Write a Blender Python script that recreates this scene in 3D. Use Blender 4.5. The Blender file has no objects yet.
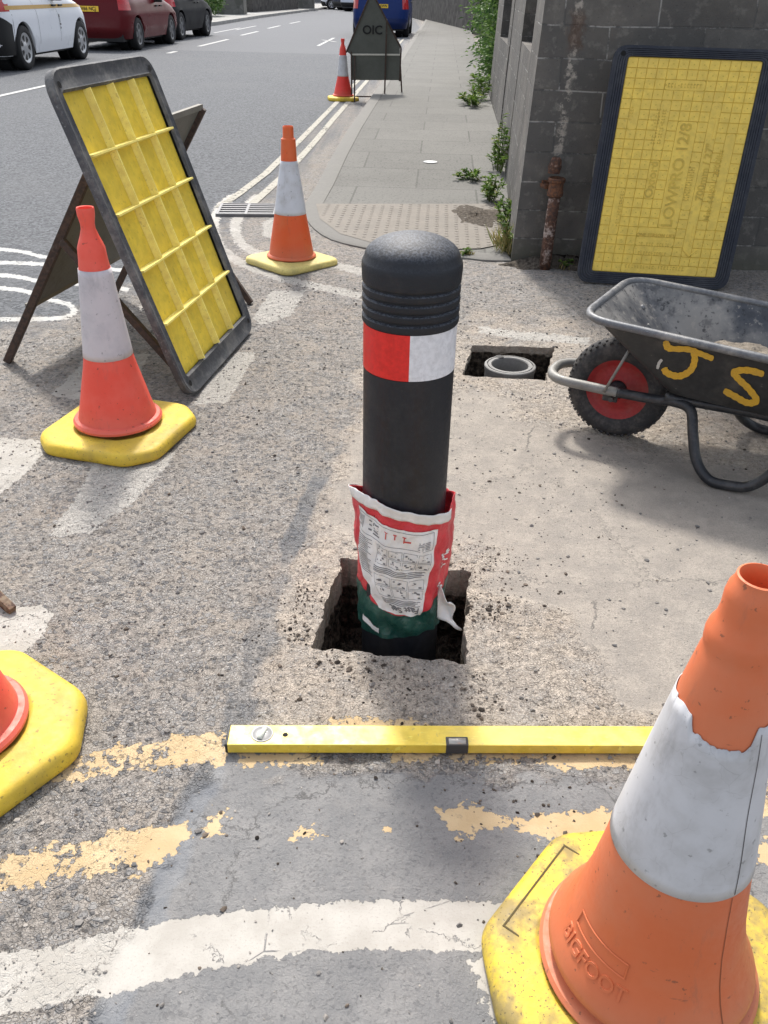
import bpy, bmesh, math, random
import numpy as np
from mathutils import Vector, Matrix
random.seed(7)
RNG = np.random.default_rng(11)
S = bpy.context.scene
C = S.collection
PI = math.pi
R = math.radians

# ------------------------------------------------------------------ camera
CAM_H, PITCH, ROLL, FPX = 1.32, R(31.55), R(1.2), 850.0
cd = bpy.data.cameras.new('camera'); cam = bpy.data.objects.new('camera', cd); C.objects.link(cam)
cd.sensor_fit = 'VERTICAL'; cd.sensor_height = 36.0; cd.lens = FPX / 1024 * 36.0
cd.clip_start = 0.05; cd.clip_end = 2000
cam.matrix_world = Matrix.Translation((0, 0, CAM_H)) @ Matrix.Rotation(PI/2 - PITCH, 4, 'X') @ Matrix.Rotation(ROLL, 4, 'Z')
S.camera = cam
cP, sP, cR, sR = math.cos(PITCH), math.sin(PITCH), math.cos(ROLL), math.sin(ROLL)
def ray(px, py):
    a, b = px - 384, py - 512
    x = a*cR + b*sR; y = -a*sR + b*cR
    u, v = x/FPX, -y/FPX
    return (u, cP + v*sP, -sP + v*cP)
def at(px, py, z=0.0):                    # point of the ground (or of a level plane) seen at a place in the photograph
    d = ray(px, py); t = (z - CAM_H)/d[2]
    return Vector((d[0]*t, d[1]*t, z))
def at_plane(px, py, o, n):
    d = Vector(ray(px, py)); o = Vector(o); n = Vector(n); c = Vector((0, 0, CAM_H))
    return c + d*((o - c).dot(n)/d.dot(n))

# ------------------------------------------------------------------ tagging
def tag(o, label=None, cat=None, group=None, kind=None):
    if label: o['label'] = label
    if cat: o['category'] = cat
    if group: o['group'] = group
    if kind: o['kind'] = kind
    return o
def empty(name, loc=(0, 0, 0), rz=0.0):
    o = bpy.data.objects.new(name, None); C.objects.link(o)
    o.location = loc; o.rotation_euler = (0, 0, rz); o.empty_display_size = 0.1
    return o
def copy_tree(o, parent=None):
    c = o.copy(); C.objects.link(c)
    if parent: c.parent = parent
    for ch in list(o.children): copy_tree(ch, c)
    return c

# ------------------------------------------------------------------ mesh builder
class MB:
    def __init__(s): s.v = []; s.f = []; s.m = []; s.cur = 0
    def add(s, vs, fs):
        b = len(s.v); s.v += [tuple(p) for p in vs]
        for f in fs: s.f.append(tuple(b + i for i in f)); s.m.append(s.cur)
        return b
    def box(s, c, d, rz=0.0, bev=0.0, M=None):
        hx, hy, hz = d[0]/2, d[1]/2, d[2]/2
        if bev <= 0:
            vs = [(x, y, z) for z in (-hz, hz) for y in (-hy, hy) for x in (-hx, hx)]
            fs = [(0,2,3,1),(4,5,7,6),(0,1,5,4),(2,6,7,3),(0,4,6,2),(1,3,7,5)]
        else:
            bm = bmesh.new(); bmesh.ops.create_cube(bm, size=1.0)
            for v in bm.verts: v.co = (v.co.x*d[0], v.co.y*d[1], v.co.z*d[2])
            bmesh.ops.bevel(bm, geom=bm.edges[:], offset=bev, segments=2, profile=0.6, affect='EDGES')
            bm.verts.index_update()
            vs = [tuple(v.co) for v in bm.verts]; fs = [tuple(v.index for v in f.verts) for f in bm.faces]; bm.free()
        T = (M if M is not None else Matrix.Translation(c) @ Matrix.Rotation(rz, 4, 'Z'))
        return s.add([T @ Vector(p) for p in vs], fs)
    def tube(s, pts, r, n=10, caps=True, closed=False):
        P = [Vector(p) for p in pts]; k = len(P)
        rr = r if isinstance(r, (list, tuple)) else [r]*k
        vs = []; up = None
        for i in range(k):
            if closed: t = P[(i+1) % k] - P[i-1]
            else: t = P[min(i+1, k-1)] - P[max(i-1, 0)]
            t.normalize()
            if up is None:
                up = Vector((0, 0, 1)) if abs(t.z) < 0.9 else Vector((1, 0, 0))
            a = t.cross(up)
            if a.length < 1e-6: a = t.orthogonal()
            a.normalize(); up = a.cross(t).normalized()
            for j in range(n):
                th = 2*PI*j/n
                vs.append(P[i] + (a*math.cos(th) + up*math.sin(th))*rr[i])
        fs = []
        for i in range(k if closed else k-1):
            i2 = (i+1) % k
            for j in range(n):
                fs.append((i*n+j, i*n+(j+1) % n, i2*n+(j+1) % n, i2*n+j))
        if caps and not closed:
            fs.append(tuple(range(n-1, -1, -1))); fs.append(tuple((k-1)*n+j for j in range(n)))
        return s.add(vs, fs)
    def lathe(s, prof, n=48, c=(0, 0, 0), M=None, cap0=False, cap1=False, wob=None):
        vs = []
        for (r, z) in prof:
            for j in range(n):
                th = 2*PI*j/n; q = r
                if wob: q += wob(th, z)
                vs.append(Vector((q*math.cos(th), q*math.sin(th), z)))
        T = M if M is not None else Matrix.Translation(c)
        vs = [T @ p for p in vs]
        fs = []
        for i in range(len(prof)-1):
            for j in range(n):
                fs.append((i*n+j, i*n+(j+1) % n, (i+1)*n+(j+1) % n, (i+1)*n+j))
        if cap0: fs.append(tuple(range(n-1, -1, -1)))
        if cap1: fs.append(tuple((len(prof)-1)*n+j for j in range(n)))
        return s.add(vs, fs)
    def loft(s, rings, cap0=False, cap1=False, closed=True):
        n = len(rings[0]); vs = [p for r in rings for p in r]; fs = []
        for i in range(len(rings)-1):
            for j in range(n if closed else n-1):
                fs.append((i*n+j, i*n+(j+1) % n, (i+1)*n+(j+1) % n, (i+1)*n+j))
        if cap0: fs.append(tuple(range(n-1, -1, -1)))
        if cap1: fs.append(tuple((len(rings)-1)*n+j for j in range(n)))
        return s.add(vs, fs)
    def grid(s, fn, nu, nv, flip=False):
        vs = [fn(i/nu, j/nv) for j in range(nv+1) for i in range(nu+1)]; fs = []
        for j in range(nv):
            for i in range(nu):
                a = j*(nu+1)+i; q = (a, a+1, a+nu+2, a+nu+1)
                fs.append(q[::-1] if flip else q)
        return s.add(vs, fs)
    def build(s, name, mats, parent=None, smooth=False, bevel=0.0, solid=0.0, subsurf=0, auto=None, recalc=True):
        me = bpy.data.meshes.new(name); me.from_pydata([tuple(p) for p in s.v], [], s.f); me.update()
        if not isinstance(mats, (list, tuple)): mats = [mats]
        for m in mats: me.materials.append(m)
        if len(mats) > 1: me.polygons.foreach_set('material_index', s.m)
        if recalc:
            bm = bmesh.new(); bm.from_mesh(me); bmesh.ops.recalc_face_normals(bm, faces=bm.faces[:]); bm.to_mesh(me); bm.free()
        if smooth: me.polygons.foreach_set('use_smooth', [True]*len(me.polygons))
        if auto is not None:
            me.polygons.foreach_set('use_smooth', [True]*len(me.polygons)); me.set_sharp_from_angle(angle=R(auto))
        o = bpy.data.objects.new(name, me); C.objects.link(o)
        if parent is not None: o.parent = parent
        if solid:
            md = o.modifiers.new('solid', 'SOLIDIFY'); md.thickness = solid; md.offset = 0
        if bevel:
            md = o.modifiers.new('bevel', 'BEVEL'); md.width = bevel; md.segments = 2; md.limit_method = 'ANGLE'; md.angle_limit = R(40)
        if subsurf:
            md = o.modifiers.new('sub', 'SUBSURF'); md.levels = subsurf; md.render_levels = subsurf
        return o

def round_poly(pts, r, seg=5):
    out = []; n = len(pts)
    for i in range(n):
        p0, p, p1 = Vector(pts[i-1]), Vector(pts[i]), Vector(pts[(i+1) % n])
        a = (p0-p); b = (p1-p); rr = min(r, a.length*0.49, b.length*0.49)
        A = p + a.normalized()*rr; B = p + b.normalized()*rr
        for k in range(seg+1):
            t = k/seg; out.append(A*(1-t)**2 + p*(2*t*(1-t)) + B*t*t)
    return out
def dense(loop, d):                        # same closed outline with more points on its straight runs
    out = []
    for i, p in enumerate(loop):
        q = loop[(i+1) % len(loop)]; n = max(1, int((q-p).length/d))
        out += [p.lerp(q, k/n) for k in range(n)]
    return out
def catmull(pts, k=6):
    P = [Vector(p) for p in pts]; out = []
    for i in range(len(P)-1):
        p0, p1, p2, p3 = P[max(i-1, 0)], P[i], P[i+1], P[min(i+2, len(P)-1)]
        for j in range(k):
            t = j/k
            out.append(0.5*((2*p1) + (p2-p0)*t + (2*p0-5*p1+4*p2-p3)*t*t + (3*p1-p0-3*p2+p3)*t**3))
    out.append(P[-1]); return out
def text_geo(txt, size, extrude=0.0, bold=0.0, res=3):
    cu = bpy.data.curves.new('lettering', 'FONT'); cu.body = txt; cu.size = size; cu.extrude = extrude
    cu.offset = bold; cu.align_x = 'CENTER'; cu.align_y = 'CENTER'; cu.resolution_u = res
    o = bpy.data.objects.new('lettering', cu); C.objects.link(o)
    dg = bpy.context.evaluated_depsgraph_get(); dg.update()
    me = bpy.data.meshes.new_from_object(o.evaluated_get(dg))
    vs = [tuple(v.co) for v in me.vertices]; fs = [tuple(p.vertices) for p in me.polygons]
    bpy.data.objects.remove(o); bpy.data.curves.remove(cu); bpy.data.meshes.remove(me)
    return vs, fs

# ------------------------------------------------------------------ noise in numpy
def _hash(ix, iy, seed):
    h = (ix.astype(np.int64)*374761393 + iy.astype(np.int64)*668265263 + seed*144665) & 0x7fffffff
    h = ((h ^ (h >> 13))*1274126177) & 0x7fffffff
    return ((h ^ (h >> 16)) & 0xffff)/65535.0
def vnoise(x, y, seed=0):
    ix, iy = np.floor(x), np.floor(y); fx, fy = x-ix, y-iy
    fx = fx*fx*fx*(fx*(fx*6-15)+10); fy = fy*fy*fy*(fy*(fy*6-15)+10)
    a = _hash(ix, iy, seed); b = _hash(ix+1, iy, seed); c = _hash(ix, iy+1, seed); d = _hash(ix+1, iy+1, seed)
    return (a*(1-fx)+b*fx)*(1-fy) + (c*(1-fx)+d*fx)*fy - 0.5
def fbm(x, y, sc, seed=0, oct=4, gain=0.5):
    s = 0; a = 1.0
    for o in range(oct):
        s = s + a*vnoise(x*sc + 17.3*o, y*sc - 9.1*o, seed+o); sc *= 2.03; a *= gain
    return s
def sdf_poly(x, y, pts):                      # positive inside
    P = np.array([(p[0], p[1]) for p in pts]); n = len(P)
    d = np.full(x.shape, 1e9); ins = np.zeros(x.shape, bool)
    for i in range(n):
        ax, ay = P[i]; bx, by = P[(i+1) % n]
        ex, ey = bx-ax, by-ay; L = ex*ex+ey*ey + 1e-12
        t = np.clip(((x-ax)*ex + (y-ay)*ey)/L, 0, 1)
        d = np.minimum(d, (x-ax-t*ex)**2 + (y-ay-t*ey)**2)
        c = ((ay > y) != (by > y)) & (x < (bx-ax)*(y-ay)/((by-ay) if by != ay else 1e-12) + ax)
        ins ^= c
    d = np.sqrt(d); return np.where(ins, d, -d)
def dist_line(x, y, pts):
    P = [(p[0], p[1]) for p in pts]; d = np.full(x.shape, 1e9)
    for (ax, ay), (bx, by) in zip(P[:-1], P[1:]):
        ex, ey = bx-ax, by-ay; L = ex*ex+ey*ey + 1e-12
        t = np.clip(((x-ax)*ex + (y-ay)*ey)/L, 0, 1)
        d = np.minimum(d, (x-ax-t*ex)**2 + (y-ay-t*ey)**2)
    return np.sqrt(d)
def sstep(a, b, x):
    t = np.clip((x-a)/(b-a), 0, 1); return t*t*(3-2*t)

# ------------------------------------------------------------------ materials
class NT:
    def __init__(s, name):
        s.mat = bpy.data.materials.new(name); s.mat.use_nodes = True; s.t = s.mat.node_tree; s.t.nodes.clear()
        s.out = s.n('ShaderNodeOutputMaterial'); s.b = s.n('ShaderNodeBsdfPrincipled')
        s.l(s.b.outputs[0], s.out.inputs['Surface'])
        s.b.inputs['Specular IOR Level'].default_value = 0.35
    def n(s, ty, **kw):
        q = s.t.nodes.new(ty)
        for k, v in kw.items(): setattr(q, k, v)
        return q
    def l(s, a, b): s.t.links.new(a, b)
    def set(s, sock, v):
        if isinstance(v, bpy.types.NodeSocket): s.l(v, sock)
        else:
            if sock.type == 'RGBA' and len(v) == 3: v = (*v, 1)
            sock.default_value = v
    def coord(s, which='Object'): return s.n('ShaderNodeTexCoord').outputs[which]
    def pos(s): return s.n('ShaderNodeNewGeometry').outputs['Position']
    def noise(s, vec, scale, detail=4, rough=0.55, dist=0.0):
        q = s.n('ShaderNodeTexNoise'); s.set(q.inputs['Vector'], vec); q.inputs['Scale'].default_value = scale
        q.inputs['Detail'].default_value = detail; q.inputs['Roughness'].default_value = rough; q.inputs['Distortion'].default_value = dist
        return q.outputs['Fac']
    def voro(s, vec, scale, feature='F1', out='Distance', rnd=1.0):
        q = s.n('ShaderNodeTexVoronoi', feature=feature); s.set(q.inputs['Vector'], vec); q.inputs['Scale'].default_value = scale
        q.inputs['Randomness'].default_value = rnd
        return q.outputs[out]
    def m(s, op, a, b=0.0, c=0.0, clamp=False):
        q = s.n('ShaderNodeMath', operation=op, use_clamp=clamp); s.set(q.inputs[0], a); s.set(q.inputs[1], b); s.set(q.inputs[2], c)
        return q.outputs[0]
    def step(s, x, a, b):
        q = s.n('ShaderNodeMapRange', interpolation_type='SMOOTHSTEP'); s.set(q.inputs['Value'], x)
        q.inputs['From Min'].default_value = a; q.inputs['From Max'].default_value = b
        return q.outputs['Result']
    def lin(s, x, a, b, c, d):
        q = s.n('ShaderNodeMapRange'); s.set(q.inputs['Value'], x)
        for k, v in zip(('From Min', 'From Max', 'To Min', 'To Max'), (a, b, c, d)): q.inputs[k].default_value = v
        return q.outputs['Result']
    def mix(s, f, a, b, blend='MIX'):
        q = s.n('ShaderNodeMix', data_type='RGBA', blend_type=blend)
        s.set(q.inputs['Factor'], f); s.set(q.inputs[6], a); s.set(q.inputs[7], b)
        return q.outputs[2]
    def attr(s, name):
        return s.n('ShaderNodeAttribute', attribute_name=name).outputs['Fac']
    def bump(s, h, strength=0.5, dist=0.005, normal=None):
        q = s.n('ShaderNodeBump'); q.inputs['Strength'].default_value = strength; q.inputs['Distance'].default_value = dist
        s.set(q.inputs['Height'], h)
        if normal is not None: s.l(normal, q.inputs['Normal'])
        return q.outputs[0]
    def sep(s, vec):
        q = s.n('ShaderNodeSeparateXYZ'); s.set(q.inputs[0], vec); return q.outputs
    def comb(s, x, y, z):
        q = s.n('ShaderNodeCombineXYZ'); s.set(q.inputs[0], x); s.set(q.inputs[1], y); s.set(q.inputs[2], z); return q.outputs[0]
    def fin(s, col, rough=0.8, normal=None, metal=0.0, spec=None, trans=0.0):
        s.set(s.b.inputs['Base Color'], col); s.set(s.b.inputs['Roughness'], rough)
        if normal is not None: s.l(normal, s.b.inputs['Normal'])
        s.set(s.b.inputs['Metallic'], metal)
        if spec is not None: s.b.inputs['Specular IOR Level'].default_value = spec
        return s.mat

def worn(name, col, dirt=(0.12, 0.105, 0.09), rough=0.6, amount=0.35, scale=6.0, speck=0.3, bumpd=0.0008, bscale=60, metal=0.0, spec=0.35, var=0.12, scratch=0.0, lo=0.42, hi=0.72):
    t = NT(name); co = t.coord()
    n1 = t.noise(co, scale, 5, 0.6); n2 = t.noise(co, scale*7, 4, 0.6); n3 = t.noise(co, bscale, 3, 0.6)
    c0 = t.mix(t.step(n2, 0.3, 0.7), [x*(1-var) for x in col], [min(1, x*(1+var)) for x in col])
    f = t.m('MULTIPLY', t.step(t.m('ADD', t.m('MULTIPLY', n1, 0.7), t.m('MULTIPLY', n2, 0.3)), lo, hi), amount)
    c1 = t.mix(f, c0, dirt)
    sp = t.m('MULTIPLY', t.step(t.noise(co, scale*16, 2, 0.5), 0.64, 0.70), speck)
    c2 = t.mix(sp, c1, [x*0.5 for x in dirt])
    if scratch > 0:
        mp = t.n('ShaderNodeMapping'); t.l(co, mp.inputs['Vector']); mp.inputs['Scale'].default_value = (2.0, 14.0, 2.0); mp.inputs['Rotation'].default_value = (0.4, 0.3, 0.7)
        sc = t.m('MULTIPLY', t.step(t.noise(mp.outputs[0], scale*5, 3, 0.6), 0.62, 0.68), scratch)
        c2 = t.mix(sc, c2, [min(1, x*2.2 + 0.1) for x in col])
    nr = t.bump(n3, 0.5, bumpd)
    return t.fin(c2, t.lin(n2, 0.3, 0.7, max(0.05, rough-0.1), min(1, rough+0.12)), nr, metal, spec)
def plain(name, col, rough=0.5, metal=0.0, spec=0.35, var=0.08, sc=20):
    t = NT(name); co = t.coord(); n = t.noise(co, sc, 3)
    return t.fin(t.mix(t.step(n, 0.3, 0.7), [x*(1-var) for x in col], [min(1, x*(1+var)) for x in col]), rough, None, metal, spec)
def rust(name, base, r1=(0.16, 0.065, 0.03), r2=(0.06, 0.032, 0.022), amount=0.6, scale=9):
    t = NT(name); co = t.coord()
    n1 = t.noise(co, scale, 5, 0.65); n2 = t.noise(co, scale*8, 4, 0.6)
    c = t.mix(t.step(n2, 0.35, 0.65), r1, r2)
    f = t.step(t.m('ADD', t.m('MULTIPLY', n1, 0.75), t.m('MULTIPLY', n2, 0.25)), 0.62-amount*0.4, 0.74-amount*0.4)
    return t.fin(t.mix(f, base, c), 0.75, t.bump(n2, 0.6, 0.001))
def leafmat(name, c1, c2, c3):
    t = NT(name); g = t.n('ShaderNodeNewGeometry'); r = g.outputs['Random Per Island']
    c = t.mix(t.step(r, 0.0, 0.55), c1, c2); c = t.mix(t.step(r, 0.75, 1.0), c, c3)
    t.fin(c, 0.55, None, 0.0, 0.3)
    tr = t.n('ShaderNodeBsdfTranslucent'); t.set(tr.inputs['Color'], c)
    mx = t.n('ShaderNodeMixShader'); mx.inputs[0].default_value = 0.35
    t.l(t.b.outputs[0], mx.inputs[1]); t.l(tr.outputs[0], mx.inputs[2]); t.l(mx.outputs[0], t.out.inputs['Surface'])
    return t.mat
# ------------------------------------------------------------------ world and sun
SUN_EL = R(51); SUN_AZ = math.atan2(-0.154, 1.0)          # azimuth measured from +Y towards +X
W = bpy.data.worlds.new('World'); S.world = W; W.use_nodes = True
wt = W.node_tree; wt.nodes.clear()
sky = wt.nodes.new('ShaderNodeTexSky'); sky.sky_type = 'NISHITA'; sky.sun_disc = False
sky.sun_elevation = SUN_EL; sky.sun_rotation = SUN_AZ; sky.air_density = 1.0; sky.dust_density = 3.0; sky.ozone_density = 1.0
bg = wt.nodes.new('ShaderNodeBackground'); bg.inputs['Strength'].default_value = 0.15
wo = wt.nodes.new('ShaderNodeOutputWorld')
hz = wt.nodes.new('ShaderNodeHueSaturation'); hz.inputs['Saturation'].default_value = 0.42      # thin white haze over the blue
wt.links.new(sky.outputs[0], hz.inputs['Color']); wt.links.new(hz.outputs[0], bg.inputs[0]); wt.links.new(bg.outputs[0], wo.inputs[0])
sl = bpy.data.lights.new('sun', 'SUN'); sl.energy = 2.15; sl.angle = R(6.0); sl.color = (1.0, 0.955, 0.89)
so = bpy.data.objects.new('sun', sl); C.objects.link(so)
sd = Vector((math.sin(SUN_AZ)*math.cos(SUN_EL), math.cos(SUN_AZ)*math.cos(SUN_EL), math.sin(SUN_EL)))
so.rotation_euler = sd.to_track_quat('Z', 'Y').to_euler(); so.location = sd*20
S.view_settings.view_transform = 'Standard'; S.view_settings.look = 'None'; S.view_settings.gamma = 1.0
S.view_settings.exposure = 1.06; S.view_settings.use_curve_mapping = False
S.cycles.max_bounces = 6; S.cycles.transparent_max_bounces = 8

# ------------------------------------------------------------------ ground: one sheet, fine where the camera is close
H1 = [(-.163, 1.536), (.19, 1.491), (.238, 1.853), (-.111, 1.901)]
H2 = [(.303, 3.21), (.638, 3.187), (.728, 3.549), (.375, 3.565)]
def far_steps(a, b, k, first):
    out = []; d = first; x = a
    while (x < b): x += d; d *= k; out.append(x)
    return out
xs = list(np.arange(-2.7, 2.5, 0.0072))
xl = far_steps(0, 400, 1.32, 0.02); xs = [-2.7-q for q in reversed(xl)] + xs + [xs[-1]+q for q in xl]
ys = []; y = 0.35
while y < 5.6: ys.append(y); y += 0.0042 + 0.0019*y
yl = far_steps(0, 700, 1.25, 0.03); yb = far_steps(0, 60, 1.4, 0.03)
ys = [0.35-q for q in reversed(yb)] + ys + [ys[-1]+q for q in yl]
xs = np.array(xs); ys = np.array(ys); NX, NY = len(xs), len(ys)
GX, GY = np.meshgrid(xs, ys); X = GX.ravel(); Y = GY.ravel()
def wp(pts): return [at(px, py) for px, py in pts]
# regions
seam_line = wp([(90, 1060), (150, 930), (193, 800), (230, 740), (250, 668), (276, 585), (300, 520), (330, 455), (360, 395)])
seam_d = dist_line(X, Y, seam_line)
wig = fbm(X, Y, 9, 3, 4)
seam = sstep(0.029, 0.019, seam_d*(0.75 + 0.12*Y) + 0.024*wig)*sstep(2.9, 1.3, Y + 1.4*vnoise(X*4, Y*4, 91))
smooth_poly = wp([(60, 1075), (135, 930), (186, 790), (226, 756), (400, 772), (520, 776), (640, 782), (800, 790), (900, 1075)])
smooth = sstep(-0.012, 0.02, sdf_poly(X, Y, smooth_poly) + 0.10*wig)
dust_poly = wp([(238, 752), (258, 668), (286, 578), (326, 470), (356, 402), (352, 372), (470, 300), (640, 330), (860, 380), (1000, 760), (560, 748), (400, 750)])
dust = sstep(-0.02, 0.035, sdf_poly(X, Y, dust_poly) + 0.07*wig)*sstep(4.4, 3.4, Y + 0.8*wig)
slab_poly = wp([(364, 398), (470, 392), (560, 428), (700, 470), (900, 520), (900, 700), (640, 705), (570, 640), (500, 575), (480, 552), (345, 548), (306, 545), (330, 470)])
slab = sstep(-0.03, 0.08, sdf_poly(X, Y, slab_poly) + 0.16*fbm(X, Y, 5, 8, 4))
road_poly = wp([(-900, 420), (-60, 335), (70, 318), (150, 290), (205, 252), (222, 222), (262, 205), (310, 150)]) + [Vector((1.2, 40, 0)), Vector((3, 400, 0)), Vector((-300, 400, 0)), Vector((-300, 3.0, 0))]
road = sstep(-0.25, 0.25, sdf_poly(X, Y, road_poly) + 0.35*wig)
coarse = np.clip(1 - smooth - road - 0.85*slab - 0.30*dust, 0, 1)
# relief
h = 0.0042*fbm(X, Y, 2.2, 21, 3) + coarse*(0.0055*fbm(X, Y, 16, 31, 4, 0.62) + 0.0030*np.minimum(0, fbm(X, Y, 30, 41, 2, 0.6)+0.10)) + 0.0012*fbm(X, Y, 40, 51, 2)
rim1 = np.abs(sdf_poly(X, Y, H1)); h += 0.006*np.exp(-(rim1/0.05)**2)*fbm(X, Y, 14, 61, 3)
h -= 0.0025*sstep(0.03, 0.0, seam_d)
for (lx, ly, lr) in ((-.05, 1.40, .05), (.12, 1.42, .045), (.23, 1.44, .05), (-.2, 1.75, .05), (.3, 1.66, .04), (.27, 2.0, .05)):
    q = np.exp(-(((X-lx)**2+(Y-ly)**2)/lr**2)); h += 0.010*q*np.clip(fbm(X, Y, 20, 71, 3)+0.35, 0, 1)
fade = sstep(5.6, 4.6, Y)*sstep(-2.7, -2.4, X)*sstep(2.48, 2.2, X)*sstep(0.35, 0.5, Y)
h *= fade
def hgt(px, py):
    ix = int(np.clip(np.searchsorted(xs, px), 0, NX-1)); iy = int(np.clip(np.searchsorted(ys, py), 0, NY-1))
    return float(h[iy*NX+ix])
# paint fields (metres inside the shape, less a wear allowance)
def paint(polys):
    v = np.full(X.shape, -0.08)
    for q_ in polys:
        pts, wear = q_[0], q_[1]; gain, cap = (q_[2], q_[3]) if len(q_) > 3 else (1.0, 0.022)
        P = wp(pts); x0 = min(p.x for p in P)-.1; x1 = max(p.x for p in P)+.1; y0 = min(p.y for p in P)-.1; y1 = max(p.y for p in P)+.1
        k = np.where((X > x0) & (X < x1) & (Y > y0) & (Y < y1))[0]
        d = np.clip(sdf_poly(X[k], Y[k], P)*gain, -0.08, cap) - wear
        v[k] = np.maximum(v[k], d)
    return v
def band(pts, w):
    P = [Vector(p) for p in catmull([(a, b, 0) for a, b in pts], 5)]; L = []; Rr = []
    for i, p in enumerate(P):
        t = (P[min(i+1, len(P)-1)] - P[max(i-1, 0)]).normalized(); n = Vector((-t.y, t.x*0.62, 0))
        L.append((p+n*w/2)[:2]); Rr.append((p-n*w/2)[:2])
    return L + Rr[::-1]
white = paint([
    ([(-10, 437), (38, 440), (45, 452), (22, 478), (-10, 500)], 0.0, 2.2, 0.07),
    ([(-10, 606), (40, 606), (54, 615), (40, 640), (15, 658), (-10, 660)], 0.0, 2.4, 0.08),
    ([(-60, 968), (20, 951), (60, 945), (100, 935), (180, 918), (250, 908), (300, 905), (420, 900), (510, 902), (560, 906), (560, 948), (510, 950), (440, 953), (400, 950), (300, 953), (250, 962), (200, 972), (130, 990), (60, 1005), (-60, 1030)], 0.0, 2.4, 0.062),
    ([(458, 956), (490, 950), (530, 1040), (490, 1040)], 0.011),
    (band([(-20, 248), (20, 251), (44, 257), (95, 262)], 5.5), 0.0, 1.6, 0.034), (band([(-20, 262), (44, 264), (100, 268), (136, 272)], 6), 0.0, 1.6, 0.034),
    (band([(-20, 273), (20, 277), (44, 282), (100, 285), (130, 290)], 6.5), 0.0, 1.6, 0.034),
    (band([(-20, 287), (20, 290), (47, 299), (70, 305), (73, 313), (60, 318), (30, 319), (-20, 319)], 7), 0.0, 1.6, 0.034),
    (band([(140, 307), (165, 318)], 9), 0.0, 1.6, 0.034), (band([(395, 150), (420, 148)], 8), 0.01),
])
yellow = paint([
    ([(30, 790), (60, 757), (100, 743), (150, 738), (190, 733), (238, 733), (238, 766), (205, 768), (160, 772), (90, 785)], 0.017),
    ([(160, 736), (190, 732), (230, 732), (230, 766), (190, 768), (166, 766)], 0.008, 1.5, 0.03),
    ([(242, 752), (316, 751), (313, 766), (262, 762), (242, 766)], -0.002),
    ([(310, 735), (330, 720), (380, 719), (425, 721), (440, 735)], 0.001),
    ([(390, 750), (640, 748), (640, 768), (560, 770), (535, 760), (470, 762), (440, 754), (410, 764), (392, 758)], 0.001),
    ([(-30, 866), (50, 838), (120, 828), (188, 823), (186, 842), (140, 864), (150, 876), (60, 884), (-30, 910)], 0.014),
    ([(108, 830), (150, 826), (190, 822), (187, 842), (145, 872), (105, 850)], 0.0, 1.6, 0.040), ([(-30, 862), (20, 850), (20, 868), (-30, 876)], 0.012),
    ([(200, 840), (213, 810), (225, 812), (222, 834)], 0.000),
    ([(283, 847), (290, 826), (322, 818), (322, 838)], 0.010),
    ([(376, 830), (378, 824), (388, 826), (392, 834)], 0.008),
    ([(432, 808), (470, 803), (500, 816), (606, 808), (640, 812), (640, 836), (560, 840), (500, 828), (480, 834), (456, 842)], 0.003),
    ([(744, 776), (800, 770), (800, 792), (744, 790)], 0.002), ([(744, 796), (800, 792), (800, 822), (744, 812)], 0.006), ([(744, 830), (790, 838), (790, 868), (752, 866)], 0.009),
])
cream = paint([
    ([(478, 325), (520, 331), (590, 338), (590, 345), (520, 340), (478, 333)], 0.004),
    (band([(236, 196), (222, 205), (213, 225), (220, 246), (244, 264), (285, 279), (340, 291), (362, 296)], 11), 0.000),
    (band([(258, 196), (246, 208), (236, 222), (238, 238), (252, 251), (285, 259), (325, 263), (362, 272)], 11), 0.000),
    ([(262, 222), (275, 217), (275, 240), (262, 236)], 0.004),
    ([(98, 455), (175, 452), (165, 470), (130, 505), (95, 530), (55, 538), (50, 530), (75, 500)], 0.0, 1.8, 0.034),
    ([(50, 395), (85, 360), (150, 352), (140, 375), (80, 400)], 0.0, 1.8, 0.045),
    ([(205, 385), (195, 405), (228, 402), (257, 352), (235, 352)], 0.0, 1.8, 0.042),
    ([(252, 318), (272, 290), (306, 290), (290, 316), (262, 325)], 0.0, 1.8, 0.036),
])
pm = np.maximum(sstep(-0.03, 0.02, white), 0.6*sstep(-0.01, 0.02, yellow)); h *= (1 - 0.8*pm)      # thick paint fills the pits
in1 = sdf_poly(X, Y, H1) + 0.013*fbm(X, Y, 20, 81, 5, 0.62); in2 = sdf_poly(X, Y, H2) + 0.010*fbm(X, Y, 25, 83, 3)
vid = np.arange(NX*NY).reshape(NY, NX)
Q = np.stack([vid[:-1, :-1], vid[:-1, 1:], vid[1:, 1:], vid[1:, :-1]], -1).reshape(-1, 4)
q1 = in1[Q].mean(1) > 0; q2 = in2[Q].mean(1) > 0
def snap(qm, fn):                                # draw the cut edge smooth instead of in grid steps
    global X, Y
    cells = Q[qm]; u, n_ = np.unique(cells.ravel(), return_counts=True); vb = u[n_ < 4]
    for _ in range(3):
        x0, y0 = X[vb], Y[vb]; e = 1e-3; f0 = fn(x0, y0); gx = (fn(x0+e, y0)-f0)/e; gy = (fn(x0, y0+e)-f0)/e; g2 = np.maximum(gx*gx+gy*gy, 0.5)
        X[vb] = x0 - np.clip(f0*gx/g2, -.008, .008); Y[vb] = y0 - np.clip(f0*gy/g2, -.008, .008)
snap(q1, lambda a, b_: sdf_poly(a, b_, H1) + 0.013*fbm(a, b_, 20, 81, 5, 0.62)); snap(q2, lambda a, b_: sdf_poly(a, b_, H2) + 0.010*fbm(a, b_, 25, 83, 3))
keep = Q[~(q1 | q2)]
me = bpy.data.meshes.new('ground')
me.vertices.add(NX*NY); me.vertices.foreach_set('co', np.stack([X, Y, h], -1).astype(np.float32).ravel())
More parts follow.
